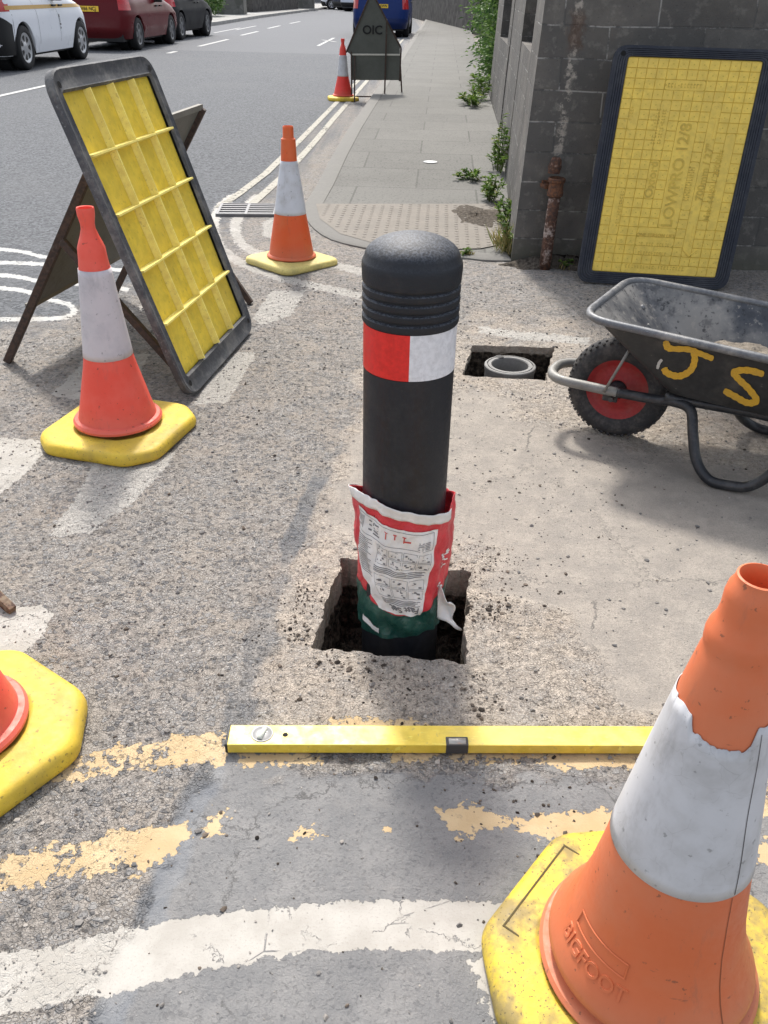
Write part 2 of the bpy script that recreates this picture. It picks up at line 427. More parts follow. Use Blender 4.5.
me.loops.add(len(keep)*4); me.loops.foreach_set('vertex_index', keep.ravel().astype(np.int32))
me.polygons.add(len(keep)); me.polygons.foreach_set('loop_start', np.arange(0, len(keep)*4, 4, dtype=np.int32))
me.polygons.foreach_set('use_smooth', np.ones(len(keep), bool))
me.update(calc_edges=True); me.validate()
for nm, arr in (('coarse', coarse), ('dusty', dust), ('smooth', smooth), ('seam', seam), ('road', road), ('slab', slab), ('white', white), ('yellow', yellow), ('cream', cream)):
    a = me.attributes.new(nm, 'FLOAT', 'POINT'); a.data.foreach_set('value', arr.astype(np.float32))
ground = bpy.data.objects.new('ground', me); C.objects.link(ground); tag(ground, kind='structure')

t = NT('weathered tarmac'); P = t.pos()
cz, du, sm, se, rd, sb = (t.attr(k) for k in ('coarse', 'dusty', 'smooth', 'seam', 'road', 'slab'))
nA = t.noise(P, 1.7, 5, 0.6); nB = t.noise(P, 11, 5, 0.62); nC = t.noise(P, 55, 4, 0.65); nD = t.noise(P, 240, 3, 0.6)
vC = t.n('ShaderNodeTexVoronoi'); t.l(P, vC.inputs['Vector']); vC.inputs['Scale'].default_value = 135
vs = t.sep(vC.outputs['Color'])[0]; vd = vC.outputs['Distance']
v2 = t.n('ShaderNodeTexVoronoi'); t.l(P, v2.inputs['Vector']); v2.inputs['Scale'].default_value = 210
vs2 = t.sep(v2.outputs['Color'])[0]
eC = t.n('ShaderNodeTexVoronoi', feature='DISTANCE_TO_EDGE'); t.l(P, eC.inputs['Vector']); eC.inputs['Scale'].default_value = 135
nE = t.noise(P, 42, 8, 0.74); nF = t.noise(P, 330, 2, 0.6); pitm = t.m('MULTIPLY', t.step(t.noise(P, 82, 6, 0.72), 0.44, 0.37), t.step(nB, 0.36, 0.52))
stone = t.mix(vs, (0.130, 0.132, 0.136), (0.370, 0.360, 0.346)); stone = t.mix(t.step(vs2, 0.84, 0.95), stone, (0.40, 0.38, 0.35)); stone = t.mix(t.step(vs, 0.14, 0.08), stone, (0.055, 0.056, 0.06))
v7 = t.n('ShaderNodeTexVoronoi'); t.l(P, v7.inputs['Vector']); v7.inputs['Scale'].default_value = 68; e7 = t.n('ShaderNodeTexVoronoi', feature='DISTANCE_TO_EDGE'); t.l(P, e7.inputs['Vector']); e7.inputs['Scale'].default_value = 68
big = t.m('MULTIPLY', t.step(t.sep(v7.outputs['Color'])[0], 0.64, 0.68), t.step(e7.outputs['Distance'], 0.05, 0.14))
matrix = t.mix(t.step(nE, 0.36, 0.62), (0.165, 0.153, 0.140), (0.335, 0.309, 0.280))
showst = t.m('MULTIPLY', t.step(eC.outputs['Distance'], 0.03, 0.16), t.step(t.m('ADD', nB, t.m('MULTIPLY', t.m('SUBTRACT', nE, 0.5), 0.6)), 0.62, 0.40))
colC = t.mix(t.m('MULTIPLY', showst, 0.85), matrix, stone)
colC = t.mix(t.m('MULTIPLY', t.step(t.noise(P, 7, 5, 0.65), 0.44, 0.66), 0.50), colC, t.mix(nE, (0.265, 0.233, 0.198), (0.420, 0.370, 0.316)))       # dust lying in patches
colC = t.mix(t.m('MULTIPLY', t.step(nA, 0.55, 0.72), 0.30), colC, (0.29, 0.235, 0.188))
colC = t.mix(t.m('MULTIPLY', big, 0.75), colC, t.mix(t.sep(v7.outputs['Color'])[1], (0.095, 0.099, 0.107), (0.300, 0.297, 0.292)))
# dusty apron round the bollard
dst = t.mix(t.step(nE, 0.34, 0.64), (0.280, 0.245, 0.206), (0.470, 0.414, 0.352))
dst = t.mix(t.m('MULTIPLY', t.step(nD, 0.54, 0.68), 0.70), dst, (0.135, 0.118, 0.103)); dst = t.mix(t.m('MULTIPLY', t.step(t.noise(P, 2.6, 4, 0.6), 0.45, 0.65), 0.45), dst, (0.26, 0.215, 0.172))
dst = t.mix(t.m('MULTIPLY', showst, 0.30), dst, stone)
dst = t.mix(t.m('MULTIPLY', t.step(t.noise(P, 6, 4, 0.6), 0.56, 0.72), 0.5), dst, (0.19, 0.165, 0.14))
colA = t.mix(t.m('MULTIPLY', du, t.lin(nB, 0.25, 0.6, 0.45, 1.0)), colC, dst)
slb = t.mix(t.step(nB, 0.3, 0.7), (0.240, 0.222, 0.200), (0.318, 0.292, 0.259)); slb = t.mix(t.m('MULTIPLY', t.step(nD, 0.62, 0.7), 0.5), slb, (0.11, 0.10, 0.095))
colA = t.mix(t.m('MULTIPLY', sb, 0.85), colA, slb)
smc = t.mix(t.step(nB, 0.3, 0.72), (0.160, 0.160, 0.160), (0.215, 0.211, 0.205))
smc = t.mix(t.m('MULTIPLY', t.step(vs2, 0.85, 0.97), 0.35), smc, (0.07, 0.07, 0.075)); smc = t.mix(t.m('MULTIPLY', t.step(nD, 0.58, 0.72), 0.30), smc, (0.30, 0.29, 0.27))
smc = t.mix(t.m('MULTIPLY', t.step(t.noise(P, 4.3, 4, 0.6), 0.56, 0.70), 0.35), smc, (0.25, 0.235, 0.215))
colA = t.mix(1.0, colA, t.mix(sb, (1.22, 1.205, 1.185), (1.05, 1.03, 1.005)), 'MULTIPLY')
colA = t.mix(sm, colA, smc)
sec = t.mix(t.step(nB, 0.35, 0.68), (0.158, 0.166, 0.178), (0.215, 0.219, 0.222))
colA = t.mix(t.m('MULTIPLY', se, t.lin(nB, 0.3, 0.65, 1.0, 0.78)), colA, sec)
v3 = t.n('ShaderNodeTexVoronoi'); t.l(P, v3.inputs['Vector']); v3.inputs['Scale'].default_value = 70
rs = t.sep(v3.outputs['Color'])[0]
rdc = t.mix(rs, (0.036, 0.040, 0.046), (0.172, 0.179, 0.190)); rdc = t.mix(0.3, rdc, t.mix(nC, (0.070, 0.075, 0.082), (0.142, 0.147, 0.156)))
rdc = t.mix(t.m('MULTIPLY', t.step(t.noise(P, 0.55, 4, 0.6), 0.48, 0.66), 0.30), rdc, (0.125, 0.128, 0.132))
py = t.sep(P)[1]
rdc = t.mix(t.m('MULTIPLY', t.step(t.m('ADD', py, t.m('MULTIPLY', t.sep(P)[0], 0.08)), 22.6, 22.9), 0.55), rdc, (0.155, 0.16, 0.17))   # newer surfacing further along
colA = t.mix(rd, colA, rdc)
colA = t.mix(t.m('MULTIPLY', pitm, t.m('MULTIPLY', cz, 0.52)), colA, (0.085, 0.079, 0.074))  # darker colour in the pits of the coarse part
colA = t.mix(t.m('MULTIPLY', t.m('SUBTRACT', 1.0, sm), 0.55), colA, t.mix(t.step(nF, 0.30, 0.70), (0.62, 0.62, 0.62), (1.06, 1.06, 1.06)), 'MULTIPLY')      # fine grain contrast outside the smooth part
c2 = t.n('ShaderNodeTexVoronoi', feature='DISTANCE_TO_EDGE'); t.l(t.mix(0.16, P, t.comb(nA, nB, nE)), c2.inputs['Vector']); c2.inputs['Scale'].default_value = 1.7
ck = t.m('MULTIPLY', t.step(c2.outputs['Distance'], 0.006, 0.002), t.m('MULTIPLY', t.m('ADD', sm, sb), t.step(nB, 0.40, 0.55)))
colA = t.mix(t.m('MULTIPLY', ck, 0.6), colA, (0.06, 0.058, 0.056))        # hair cracks
oil = t.m('MULTIPLY', t.step(t.noise(P, 3.1, 3, 0.5), 0.62, 0.74), t.m('SUBTRACT', 1.0, rd)); colA = t.mix(t.m('MULTIPLY', oil, 0.30), colA, (0.10, 0.092, 0.085))     # old stains
wearn = t.m('ADD', t.m('MULTIPLY', t.m('SUBTRACT', nC, 0.5), 0.085), t.m('MULTIPLY', t.m('SUBTRACT', t.noise(P, 21, 3, 0.5), 0.5), 0.045))
wearn = t.m('ADD', wearn, t.m('MULTIPLY', t.m('SUBTRACT', nE, 0.5), t.lin(cz, 0, 1, 0.01, 0.05)))
def paintmask(k): return t.step(t.m('ADD', t.attr(k), wearn), 0.0, 0.0018)
crk = t.n('ShaderNodeTexVoronoi', feature='DISTANCE_TO_EDGE'); t.l(t.mix(0.04, P, nC), crk.inputs['Vector']); crk.inputs['Scale'].default_value = 6.0
cr = t.m('MAXIMUM', t.step(crk.outputs['Distance'], 0.002, 0.007), t.step(nB, 0.56, 0.46))
mw = t.m('MULTIPLY', paintmask('white'), cr); my = t.m('MULTIPLY', paintmask('yellow'), t.lin(cr, 0, 1, 0.4, 1)); mc = t.m('MULTIPLY', paintmask('cream'), 0.86)
wcol = t.mix(t.step(nB, 0.3, 0.7), (0.34, 0.320, 0.286), (0.42, 0.400, 0.364)); wcol = t.mix(t.m('MULTIPLY', t.step(nD, 0.56, 0.70), 0.5), wcol, (0.28, 0.26, 0.23))
wcol = t.mix(rd, wcol, (0.40, 0.40, 0.385))
ycol = t.mix(t.step(nB, 0.3, 0.7), (0.43, 0.315, 0.175), (0.50, 0.385, 0.235)); ycol = t.mix(t.m('MULTIPLY', t.step(nD, 0.58, 0.70), 0.5), ycol, (0.34, 0.27, 0.18))
colA = t.mix(mc, colA, t.mix(nB, (0.44, 0.418, 0.380), (0.54, 0.515, 0.472))); colA = t.mix(my, colA, ycol); colA = t.mix(mw, colA, wcol)
hst = t.m('MULTIPLY', t.step(eC.outputs['Distance'], 0.0, 0.12), t.m('ADD', 0.10, vs))
hb = t.m('ADD', t.m('MULTIPLY', t.m('SUBTRACT', t.m('ADD', t.m('MULTIPLY', hst, 0.75), t.m('ADD', t.m('MULTIPLY', nE, 2.4), t.m('MULTIPLY', big, 0.9))), t.m('MULTIPLY', pitm, 1.0)), t.m('ADD', t.m('MULTIPLY', cz, 1.0), 0.12)), t.m('MULTIPLY', nD, 0.45))
hb = t.m('ADD', hb, t.m('MULTIPLY', t.m('ADD', mw, my), 0.30))
hb = t.m('MULTIPLY', hb, t.m('SUBTRACT', 1.0, t.m('MULTIPLY', t.m('MAXIMUM', mw, my), 0.82)))
nr = t.bump(hb, 0.95, 0.0045)
t.fin(colA, 0.9, nr, 0.0, 0.25)
me.materials.append(t.mat)

# soil pits dug through the surface (the hole's own sides and bottom)
def pit(name, qmask, poly, depth, slabz):
    cells = Q[qmask]; edges = {}
    for c in cells.tolist():
        for i in range(4):
            a, b = c[i], c[(i+1) % 4]
            if (b, a) in edges: del edges[(b, a)]
            else: edges[(a, b)] = 1
    cx = sum(p[0] for p in poly)/4; cy = sum(p[1] for p in poly)/4
    vmap = {}; V = []; F = []; lv = [0.0, 0.012, 0.03, slabz*0.8, slabz, slabz+0.012]; d = slabz+0.03
    while d < depth: lv.append(d); d += 0.014
    lv.append(depth)
    vx = sorted({a for e in edges for a in e})
    xa = X[vx]; ya = Y[vx]
    for k, z in enumerate(lv):
        n1 = fbm(xa+ya*0.7, ya*0.4+z*1.3, 22, 101, 3) ; n2 = fbm(xa*1.0+3.1*z, ya*1.0-2.7*z, 70, 105, 2)
        off = np.zeros_like(xa) if k == 0 else (0.004*n2 if z < slabz else 0.014*n1 + 0.012*n2 + 0.006)
        dx, dy = xa-cx, ya-cy; L = np.hypot(dx, dy)
        for i, v in enumerate(vx):
            vmap[(v, k)] = len(V); V.append((xa[i]+dx[i]/L[i]*off[i], ya[i]+dy[i]/L[i]*off[i], (h[v] if k == 0 else -z)))
    for (a, b) in edges:
        for k in range(len(lv)-1): F.append((vmap[(a, k)], vmap[(b, k)], vmap[(b, k+1)], vmap[(a, k+1)]))
    us = sorted({v for c in cells.tolist() for v in c}); fm = {}
    xa = X[us]; ya = Y[us]; fz = -depth + 0.055*fbm(xa, ya, 16, 111, 4, 0.65) + 0.02*fbm(xa, ya, 60, 112, 2)
    es = {v for e in edges for v in e}
    for i, v in enumerate(us):
        if v in es: fm[v] = vmap[(v, len(lv)-1)]
        else: fm[v] = len(V); V.append((xa[i], ya[i], float(fz[i])))
    for c in cells.tolist(): F.append(tuple(fm[v] for v in c))
    m2 = bpy.data.meshes.new(name); m2.from_pydata([tuple(map(float, p)) for p in V], [], F); m2.update()
    t = NT(name + ' soil'); P = t.pos(); z = t.sep(P)[2]
    n = t.noise(P, 60, 4, 0.65); n2 = t.noise(P, 220, 2, 0.6); nb = t.noise(P, 14, 4)
    soil = t.mix(t.step(n, 0.35, 0.7), (0.020, 0.017, 0.015), (0.120, 0.095, 0.072))
    slabc = t.mix(t.step(n, 0.3, 0.7), (0.27, 0.232, 0.192), (0.40, 0.345, 0.285))
    f = t.step(t.m('ADD', z, t.m('MULTIPLY', t.m('SUBTRACT', nb, 0.5), 0.05)), -slabz-0.004, -slabz+0.004)
    c = t.mix(f, soil, slabc); m2.materials.append(t.fin(c, 0.95, t.bump(t.m('ADD', n, n2), 0.9, 0.006), 0, 0.1))
    o = bpy.data.objects.new(name, m2); C.objects.link(o); tag(o, kind='structure'); return o
pit('ground_pit', q1, H1, 0.24, 0.09)
pit('ground_pit', q2, H2, 0.16, 0.035)

# ------------------------------------------------------------------ loose stones, crumbs of soil
bmi = bmesh.new(); bmesh.ops.create_icosphere(bmi, subdivisions=1, radius=1.0); bmi.verts.index_update()
ICO_V = np.array([v.co[:] for v in bmi.verts]); ICO_F = [tuple(v.index for v in f.verts) for f in bmi.faces]; bmi.free()
def pebbles(name, pts, sizes, mat, flat=0.65):
    V = []; F = []
    for (px, py), s in zip(pts, sizes):
        b = len(V); sc = s*RNG.uniform(0.6, 1.25, 3)*np.array([1, 1, flat]); a = RNG.uniform(0, 2*PI)
        q = ICO_V*RNG.uniform(0.55, 1.3, (len(ICO_V), 1))*sc
        q = np.stack([q[:, 0]*math.cos(a)-q[:, 1]*math.sin(a), q[:, 0]*math.sin(a)+q[:, 1]*math.cos(a), q[:, 2]], -1)
        q += np.array([px, py, hgt(px, py) + s*flat*0.35]); V += [tuple(map(float, p)) for p in q]; F += [tuple(b+i for i in f) for f in ICO_F]
    m = bpy.data.meshes.new(name); m.from_pydata(V, [], F); m.update(); m.materials.append(mat)
    o = bpy.data.objects.new(name, m); C.objects.link(o); return o
def ok(px, py):
    p = np.array([px]), np.array([py])
    return sdf_poly(*p, H1)[0] < -0.004 and sdf_poly(*p, H2)[0] < -0.004 and np.hypot(px-.43, py-.78) > .2
t = NT('loose grit'); r = t.n('ShaderNodeNewGeometry').outputs['Random Per Island']
c = t.mix(r, (0.11, 0.108, 0.107), (0.36, 0.33, 0.295)); gritm = t.fin(c, 0.9, t.bump(t.noise(t.pos(), 300, 2), 0.5, 0.001), 0, 0.2)
t = NT('dark soil crumb'); r = t.n('ShaderNodeNewGeometry').outputs['Random Per Island']
soilm = t.fin(t.mix(r, (0.022, 0.019, 0.017), (0.16, 0.130, 0.105)), 0.95, t.bump(t.noise(t.pos(), 300, 2), 0.5, 0.001), 0, 0.1)
pts = []; sz = []
while len(pts) < 9000:
    u = RNG.random(); py = 0.62 + 3.9*u**1.5; px = RNG.uniform(-1.9, 1.7)
    if abs(px) > 0.25 + 0.56*py: continue
    i = int(np.searchsorted(ys, py))*NX + int(np.searchsorted(xs, px))
    w = 0.9*coarse[i] + 0.10 + 0.25*dust[i]
    if px > 0.2 and py < 1.2: w *= 0.35
    if RNG.random() > w or not ok(px, py): continue
    pts.append((px, py)); sz.append(min(0.007, 0.0011*math.exp(abs(RNG.normal(0, 0.62)))*(1 + 0.22*py)))
tag(pebbles('loose_gravel', pts, sz, gritm), 'loose grey grit and chippings strewn over the worn tarmac', 'gravel', kind='stuff')
pts = []; sz = []
clus = [(.42, 3.62, .16, 60), (.2, 3.3, .10, 60), (.78, 3.2, .10, 50), (.35, 3.05, .12, 50), (.6, 2.2, .2, 60), (.42, 2.35, .12, 40), (-.2, 1.72, .03, 90), (-.2, 1.6, .04, 70), (.26, 1.68, .03, 120), (.28, 1.9, .06, 120), (.31, 1.78, .08, 80), (0, 1.45, .09, 110), (.2, 1.42, .05, 80), (-.08, 1.47, .04, 70),
        (-.05, 1.2, .16, 60), (.28, 1.13, .1, 90), (-.8, 2.0, .5, 60), (-.4, 2.5, .5, 70), (-.3, 1.3, .3, 40), (.3, 1.1, .5, 25), (1.0, 2.7, .35, 120), (.0, 3.4, .4, 90), (-.25, .9, .25, 30)]
for (lx, ly, lr, k) in clus:
    for _ in range(k):
        px, py = RNG.normal(lx, lr), RNG.normal(ly, lr)
        if py > .6 and ok(px, py): pts.append((px, py)); sz.append(min(0.008, 0.0015*math.exp(abs(RNG.normal(0, 0.65)))))
tag(pebbles('soil_crumbs', pts, sz, soilm), 'dark crumbs of dug soil scattered round the two holes', 'soil', kind='stuff')
# crumbs inside the bottom of the large hole
V = []
# ------------------------------------------------------------------ shared materials
M_YEL = worn('yellow rubber base', (0.66, 0.465, 0.045), (0.22, 0.165, 0.07), 0.6, 0.6, 8, 0.6, 0.001, 120)
M_YEL_CLEAN = worn('yellow plastic', (0.84, 0.62, 0.07), (0.48, 0.34, 0.09), 0.5, 0.35, 4, 0.25, 0.0006, 90, scratch=0.25)
M_YEL_LID = worn('yellow cover top', (0.80, 0.57, 0.105), (0.48, 0.35, 0.11), 0.6, 0.35, 4, 0.2, 0.0005, 120)
M_RUB = worn('black rubber edge', (0.065, 0.068, 0.075), (0.26, 0.25, 0.23), 0.7, 0.65, 9, 0.3, 0.0012, 90, scratch=0.5)
M_RUB2 = worn('blue black rubber edge', (0.022, 0.026, 0.038), (0.075, 0.078, 0.085), 0.65, 0.6, 6, 0.2, 0.001, 90, scratch=0.15)
M_STEEL = worn('dull sign plate', (0.16, 0.162, 0.145), (0.09, 0.085, 0.07), 0.6, 0.5, 6, 0.3, 0.0004, 60, 0.25)
M_RUST = rust('rusty angle iron', (0.09, 0.08, 0.07), amount=0.75, r1=(0.078, 0.048, 0.034), r2=(0.042, 0.031, 0.026))
M_BLACKPL = worn('black plastic post', (0.012, 0.014, 0.019), (0.075, 0.072, 0.070), 0.5, 0.26, 11, 0.25, 0.0006, 320, 0.0, 0.4)
M_WHITE_REF = worn('white reflective film', (0.70, 0.71, 0.74), (0.48, 0.46, 0.46), 0.42, 0.3, 12, 0.15, 0.0003, 80)
M_RED_REF = worn('red reflective film', (0.68, 0.028, 0.022), (0.42, 0.03, 0.03), 0.42, 0.35, 12, 0.1, 0.0003, 80)
M_TYRE = worn('dusty tyre rubber', (0.028, 0.028, 0.030), (0.15, 0.135, 0.12), 0.8, 0.6, 14, 0.2, 0.001, 140)
M_GREY = plain('grey cast iron', (0.16, 0.16, 0.155), 0.7)

# ------------------------------------------------------------------ bollard
bx, by = 0.05, 1.703
bol = empty('bollard', (bx-0.004, by, -0.28)); tag(bol, 'black ribbed plastic bollard standing loose in the square dug hole', 'bollard')
bol.rotation_euler = (0.0, R(0.0), 0)
z0 = 0.28
b = MB(); rt = 0.0965
b.lathe([(rt, 0.0), (rt, z0+0.25), (rt, z0+0.50), (rt, z0+0.643), (rt-0.0015, z0+0.6435), (rt-0.0015, z0+0.742), (rt, z0+0.7425)], 72)
b.build('tube', M_BLACKPL, bol, auto=30)
b = MB(); rc = 0.1000
pr = [(rt, z0+0.7425), (rc-.001, z0+0.7435), (rc, z0+0.746)]
for k in range(4):
    zg = z0 + 0.7585 + k*0.0200
    pr += [(rc, zg-0.0025), (rc-0.0012, zg-0.001), (rc-0.0048, zg+0.0005), (rc-0.0048, zg+0.003), (rc-0.001, zg+0.006), (rc, zg+0.008)]
pr += [(rc+0.0005, z0+0.835), (rc+0.0015, z0+0.853), (rc+0.0012, z0+0.860), (rc-0.0005, z0+0.866), (rc-0.004, z0+0.871)]
for k in range(1, 11):
    a = k/10*PI/2; pr.append(((rc-0.004)*math.cos(a)**1.05 if k < 10 else 0.0008, z0+0.871+0.046*math.sin(a)))
b.lathe(pr, 72, cap1=True)
t = NT('black textured cap'); co = t.coord(); n1 = t.noise(co, 210, 3, 0.7); n2 = t.noise(co, 14, 4); zz = t.sep(t.n('ShaderNodeNewGeometry').outputs['Normal'])[2]
c = t.mix(t.m('MULTIPLY', t.m('MULTIPLY', t.step(zz, 0.25, 0.95), t.step(n1, 0.42, 0.60)), 0.85), (0.013, 0.0155, 0.021), (0.085, 0.095, 0.115))      # paler bluish speckle on the upward faces
c = t.mix(t.m('MULTIPLY', t.step(n2, 0.5, 0.75), 0.2), c, (0.10, 0.09, 0.08))
cap = b.build('cap', t.fin(c, 0.6, t.bump(n1, 0.7, 0.0012), 0, 0.4), bol, auto=35)
def arc_band(m, r, za, zb, a0, a1, n=30):
    m.grid(lambda u, v: (r*math.cos(a0+(a1-a0)*u), r*math.sin(a0+(a1-a0)*u), za+(zb-za)*v), n, 1)
seam_a = R(-90-1.0)
for k in range(4):
    m = MB(); a0 = seam_a + k*PI/2 - PI/2; arc_band(m, rt+0.0006, z0+0.6445, z0+0.741, a0, a0+PI/2)
    m.build('reflective_band', M_RED_REF if k % 2 == 0 else M_WHITE_REF, bol, smooth=True)

# ------------------------------------------------------------------ cement bag pulled round the bollard
bag = empty('cement_bag', (bx, by, 0.0)); tag(bag, 'red, green and white plastic cement bag wrapped round the foot of the black bollard', 'bag')
def bagr(th, z):
    d = math.degrees(th); q = max(0.0, min(1.0, z/0.38))
    r = 0.1010 + 0.004*q
    r += 0.016*math.exp(-((d+98)/26)**2)*q**1.2 + 0.010*math.exp(-((d-92)/40)**2)*math.exp(-((z-0.22)/0.15)**2) + 0.007*math.exp(-((d-95)/30)**2)*q**2
    r += 0.0022*math.sin(th*9 + z*16 + 1.2*math.sin(z*31)) + 0.0016*math.sin(th*17 - z*44)*(1-q*0.5) + 0.0012*math.sin(z*95 + 4*th)
    r += 0.008*float(fbm(np.array([th*2.2]), np.array([z*14.0]), 1.0, 17, 4, 0.6)[0]) + 0.006*math.exp(-((d+100)/35)**2)
    r += 0.004*math.exp(-((z-0.03)/0.03)**2)*(0.6+0.4*math.sin(th*5))
    return r
def bagp(d, z, off=0.0):
    th = R(d); r = bagr(th, z) + off; a = th - PI/2
    return (r*math.cos(a), r*math.sin(a), z)
def ztop(d):
    a = abs(d)
    if d >= 0: return float(np.interp(d, [0, 40, 60, 85, 110, 180], [0.340, 0.318, 0.312, 0.332, 0.315, 0.285]))
    return float(np.interp(a, [0, 40, 75, 95, 125, 180], [0.340, 0.352, 0.352, 0.338, 0.305, 0.285]))
def zbot(d): return -0.024 + 0.012*math.sin(R(d)*1.3+0.5) + 0.02*max(0, (abs(d)-100)/80)
t = NT('printed bag film'); co = t.coord(); nb = t.noise(co, 24, 4, 0.6)
redm = t.fin(t.mix(t.step(nb, 0.3, 0.7), (0.50, 0.022, 0.035), (0.66, 0.045, 0.06)), 0.38, t.bump(t.noise(co, 38, 4, 0.6, 1.2), 0.7, 0.006), 0, 0.5)
t = NT('green bag film'); co = t.coord(); nb = t.noise(co, 24, 4, 0.6)
grnm = t.fin(t.mix(t.step(nb, 0.3, 0.7), (0.008, 0.05, 0.04), (0.02, 0.085, 0.065)), 0.3, t.bump(t.noise(co, 38, 4, 0.6, 1.2), 0.7, 0.006), 0, 0.55)
t = NT('white bag film'); co = t.coord(); nb = t.noise(co, 24, 4, 0.6)
whtm = t.fin(t.mix(t.step(nb, 0.3, 0.7), (0.66, 0.65, 0.63), (0.80, 0.79, 0.77)), 0.45, t.bump(t.noise(co, 34, 4, 0.6, 1.0), 0.7, 0.005), 0, 0.4)
inkm = plain('dark ink', (0.17, 0.17, 0.175), 0.6); inkr = plain('red ink', (0.55, 0.08, 0.07), 0.6)
m = MB(); m.grid(lambda u, v: bagp(-180+360*u, zbot(-180+360*u)+(ztop(-180+360*u)-zbot(-180+360*u))*v), 150, 44)
m.build('bag_film', redm, bag, smooth=True, solid=0.0012)
def gtop(d): return 0.060 + 0.040*math.exp(-((d+105)/55)**2) + 0.062*math.exp(-((d-95)/45)**2) - 0.012*math.exp(-((d)/40)**2)
m = MB(); m.grid(lambda u, v: bagp(-150+300*u, (zbot(-150+300*u)-0.003)+(gtop(-150+300*u)-zbot(-150+300*u))*v, 0.0016), 120, 10)
m.build('green_band', grnm, bag, smooth=True)
def wtop(d): return ztop(d) + 0.003
m = MB(); m.grid(lambda u, v: bagp(-112+176*u, wtop(-112+176*u)-0.030*(1-0.1*u)*(1-v), 0.0034), 80, 5)
m.build('folded_hem', whtm, bag, smooth=True, solid=0.001)
m = MB(); m.grid(lambda u, v: bagp(-62+30*u, 0.012-0.016*v-0.014*u, 0.0042), 20, 3); m.build('white_trim', whtm, bag, smooth=True)
TL, TR, BR, BL = (-74, 0.312), (44, 0.278), (24, 0.045), (-36, 0.058)
def lab(u, v, off=0.0028):
    vb = v
    lx = TL[0] + (BL[0]-TL[0])*max(0, (vb-0.62)/0.38)**1.3 + (-72-TL[0])*min(1, vb/0.62); rx = TR[0] + (BR[0]-TR[0])*vb
    lz = TL[1] + (BL[1]-TL[1])*vb; rz = TR[1] + (BR[1]-TR[1])*vb
    d = lx + (rx-lx)*u; z = lz + (rz-lz)*u
    return bagp(d, z, off)
m = MB(); m.grid(lambda u, v: lab(u, v), 70, 50)
label = m.build('printed_label', whtm, bag, smooth=True)
ink = MB()
def bar(u0, v0, u1, v1, o=0.0036):
    nu = max(1, int(abs(u1-u0)/0.04)); nv = max(1, int(abs(v1-v0)/0.06))
    ink.grid(lambda a, c: lab(u0+(u1-u0)*a, v0+(v1-v0)*c, o), nu, nv)
def frame(u0, v0, u1, v1, w=0.006):
    bar(u0, v0, u1, v0+w); bar(u0, v1-w, u1, v1); bar(u0, v0+w, u0+w, v1-w); bar(u1-w, v0+w, u1, v1-w)
rr = random.Random(5)
for k in range(9): bar(0.03+k*0.009, 0.05, 0.03+k*0.009+rr.choice([0.003, 0.005]), 0.17)
for k in range(3): bar(0.17, 0.06+k*0.045, 0.17+rr.uniform(0.03, 0.05), 0.075+k*0.045)
for k in range(5): bar(0.24, 0.055+k*0.028, 0.24+rr.uniform(0.07, 0.1), 0.068+k*0.028)
for k in range(5): bar(0.78, 0.115+k*0.018, 0.92, 0.123+k*0.018)
frame(0.015, 0.025, 0.96, 0.215, 0.005)
for k in range(20): bar(0.02, 0.25+k*0.021, 0.02+rr.uniform(0.16, 0.235), 0.257+k*0.021)
def picts(v0, nc, nr, u0=0.30, u1=0.96, hh=0.13):
    w = (u1-u0)/nc
    for r_ in range(nr):
        for c_ in range(nc):
            a, b_ = u0+c_*w, v0+r_*hh
            frame(a+0.008, b_+0.006, a+w-0.008, b_+hh-0.006, 0.004)
            for q in range(4):
                x0 = a+rr.uniform(0.15, 0.6)*w; y0 = b_+rr.uniform(0.15, 0.6)*hh; bar(x0, y0, x0+rr.uniform(0.008, 0.2*w), y0+rr.uniform(0.004, 0.022))
            bar(a+w*0.68, b_+hh*0.72, a+w*0.85, b_+hh*0.86)
picts(0.245, 4, 2, hh=0.105)
for k in range(4): bar(0.30, 0.475+k*0.019, 0.94-0.03*(k % 2), 0.484+k*0.019)
picts(0.565, 3, 2, hh=0.118)
for k in range(4): bar(0.32, 0.818+k*0.017, 0.93-0.04*(k % 3), 0.826+k*0.017)
vs_, fs_ = text_geo('Fast Set', 0.125, 0, 0.004)
ink.add([lab(0.66 - x*1.35, 0.925 + y*0.85, 0.0037) for x, y, z in vs_], fs_)
ink.build('printing', inkm, label)
ink = MB()
for k in range(3): bar(0.40+k*0.10, 0.07, 0.44+k*0.10, 0.082); bar(0.415+k*0.10, 0.082, 0.428+k*0.10, 0.15-0.02*(k % 2))
bar(0.62, 0.12, 0.70, 0.14); ink.build('red_symbols', inkr, label)
m = MB()
for (d, z, s) in ((58, 0.19, .016), (60, 0.165, .014), (62, 0.20, .012), (56, 0.075, .014), (52, 0.102, .016)):
    for k in range(5):
        dd = d + rr.uniform(-4, 4); zz_ = z + rr.uniform(-s, s)
        m.grid(lambda u, v: bagp(dd+4.5*u, zz_+0.004*v, 0.0022), 3, 1)
m.build('white_print', whtm, bag)
# torn white corner sticking out on the right
m = MB()
def flap(u, v):
    p = Vector(bagp(52, 0.115-0.095*u, 0.004)); q = Vector((0.112+0.030*u+0.008*math.sin(u*8), -0.085+0.02*u, 0.075-0.095*u))
    r_ = p.lerp(q, v) ; r_ += Vector((0, -0.012*math.sin(v*PI)*math.cos(u*6), 0.006*math.sin(v*7+u*5))); return r_
m.grid(flap, 12, 10); m.build('torn_flap', whtm, bag, smooth=True, solid=0.0012)

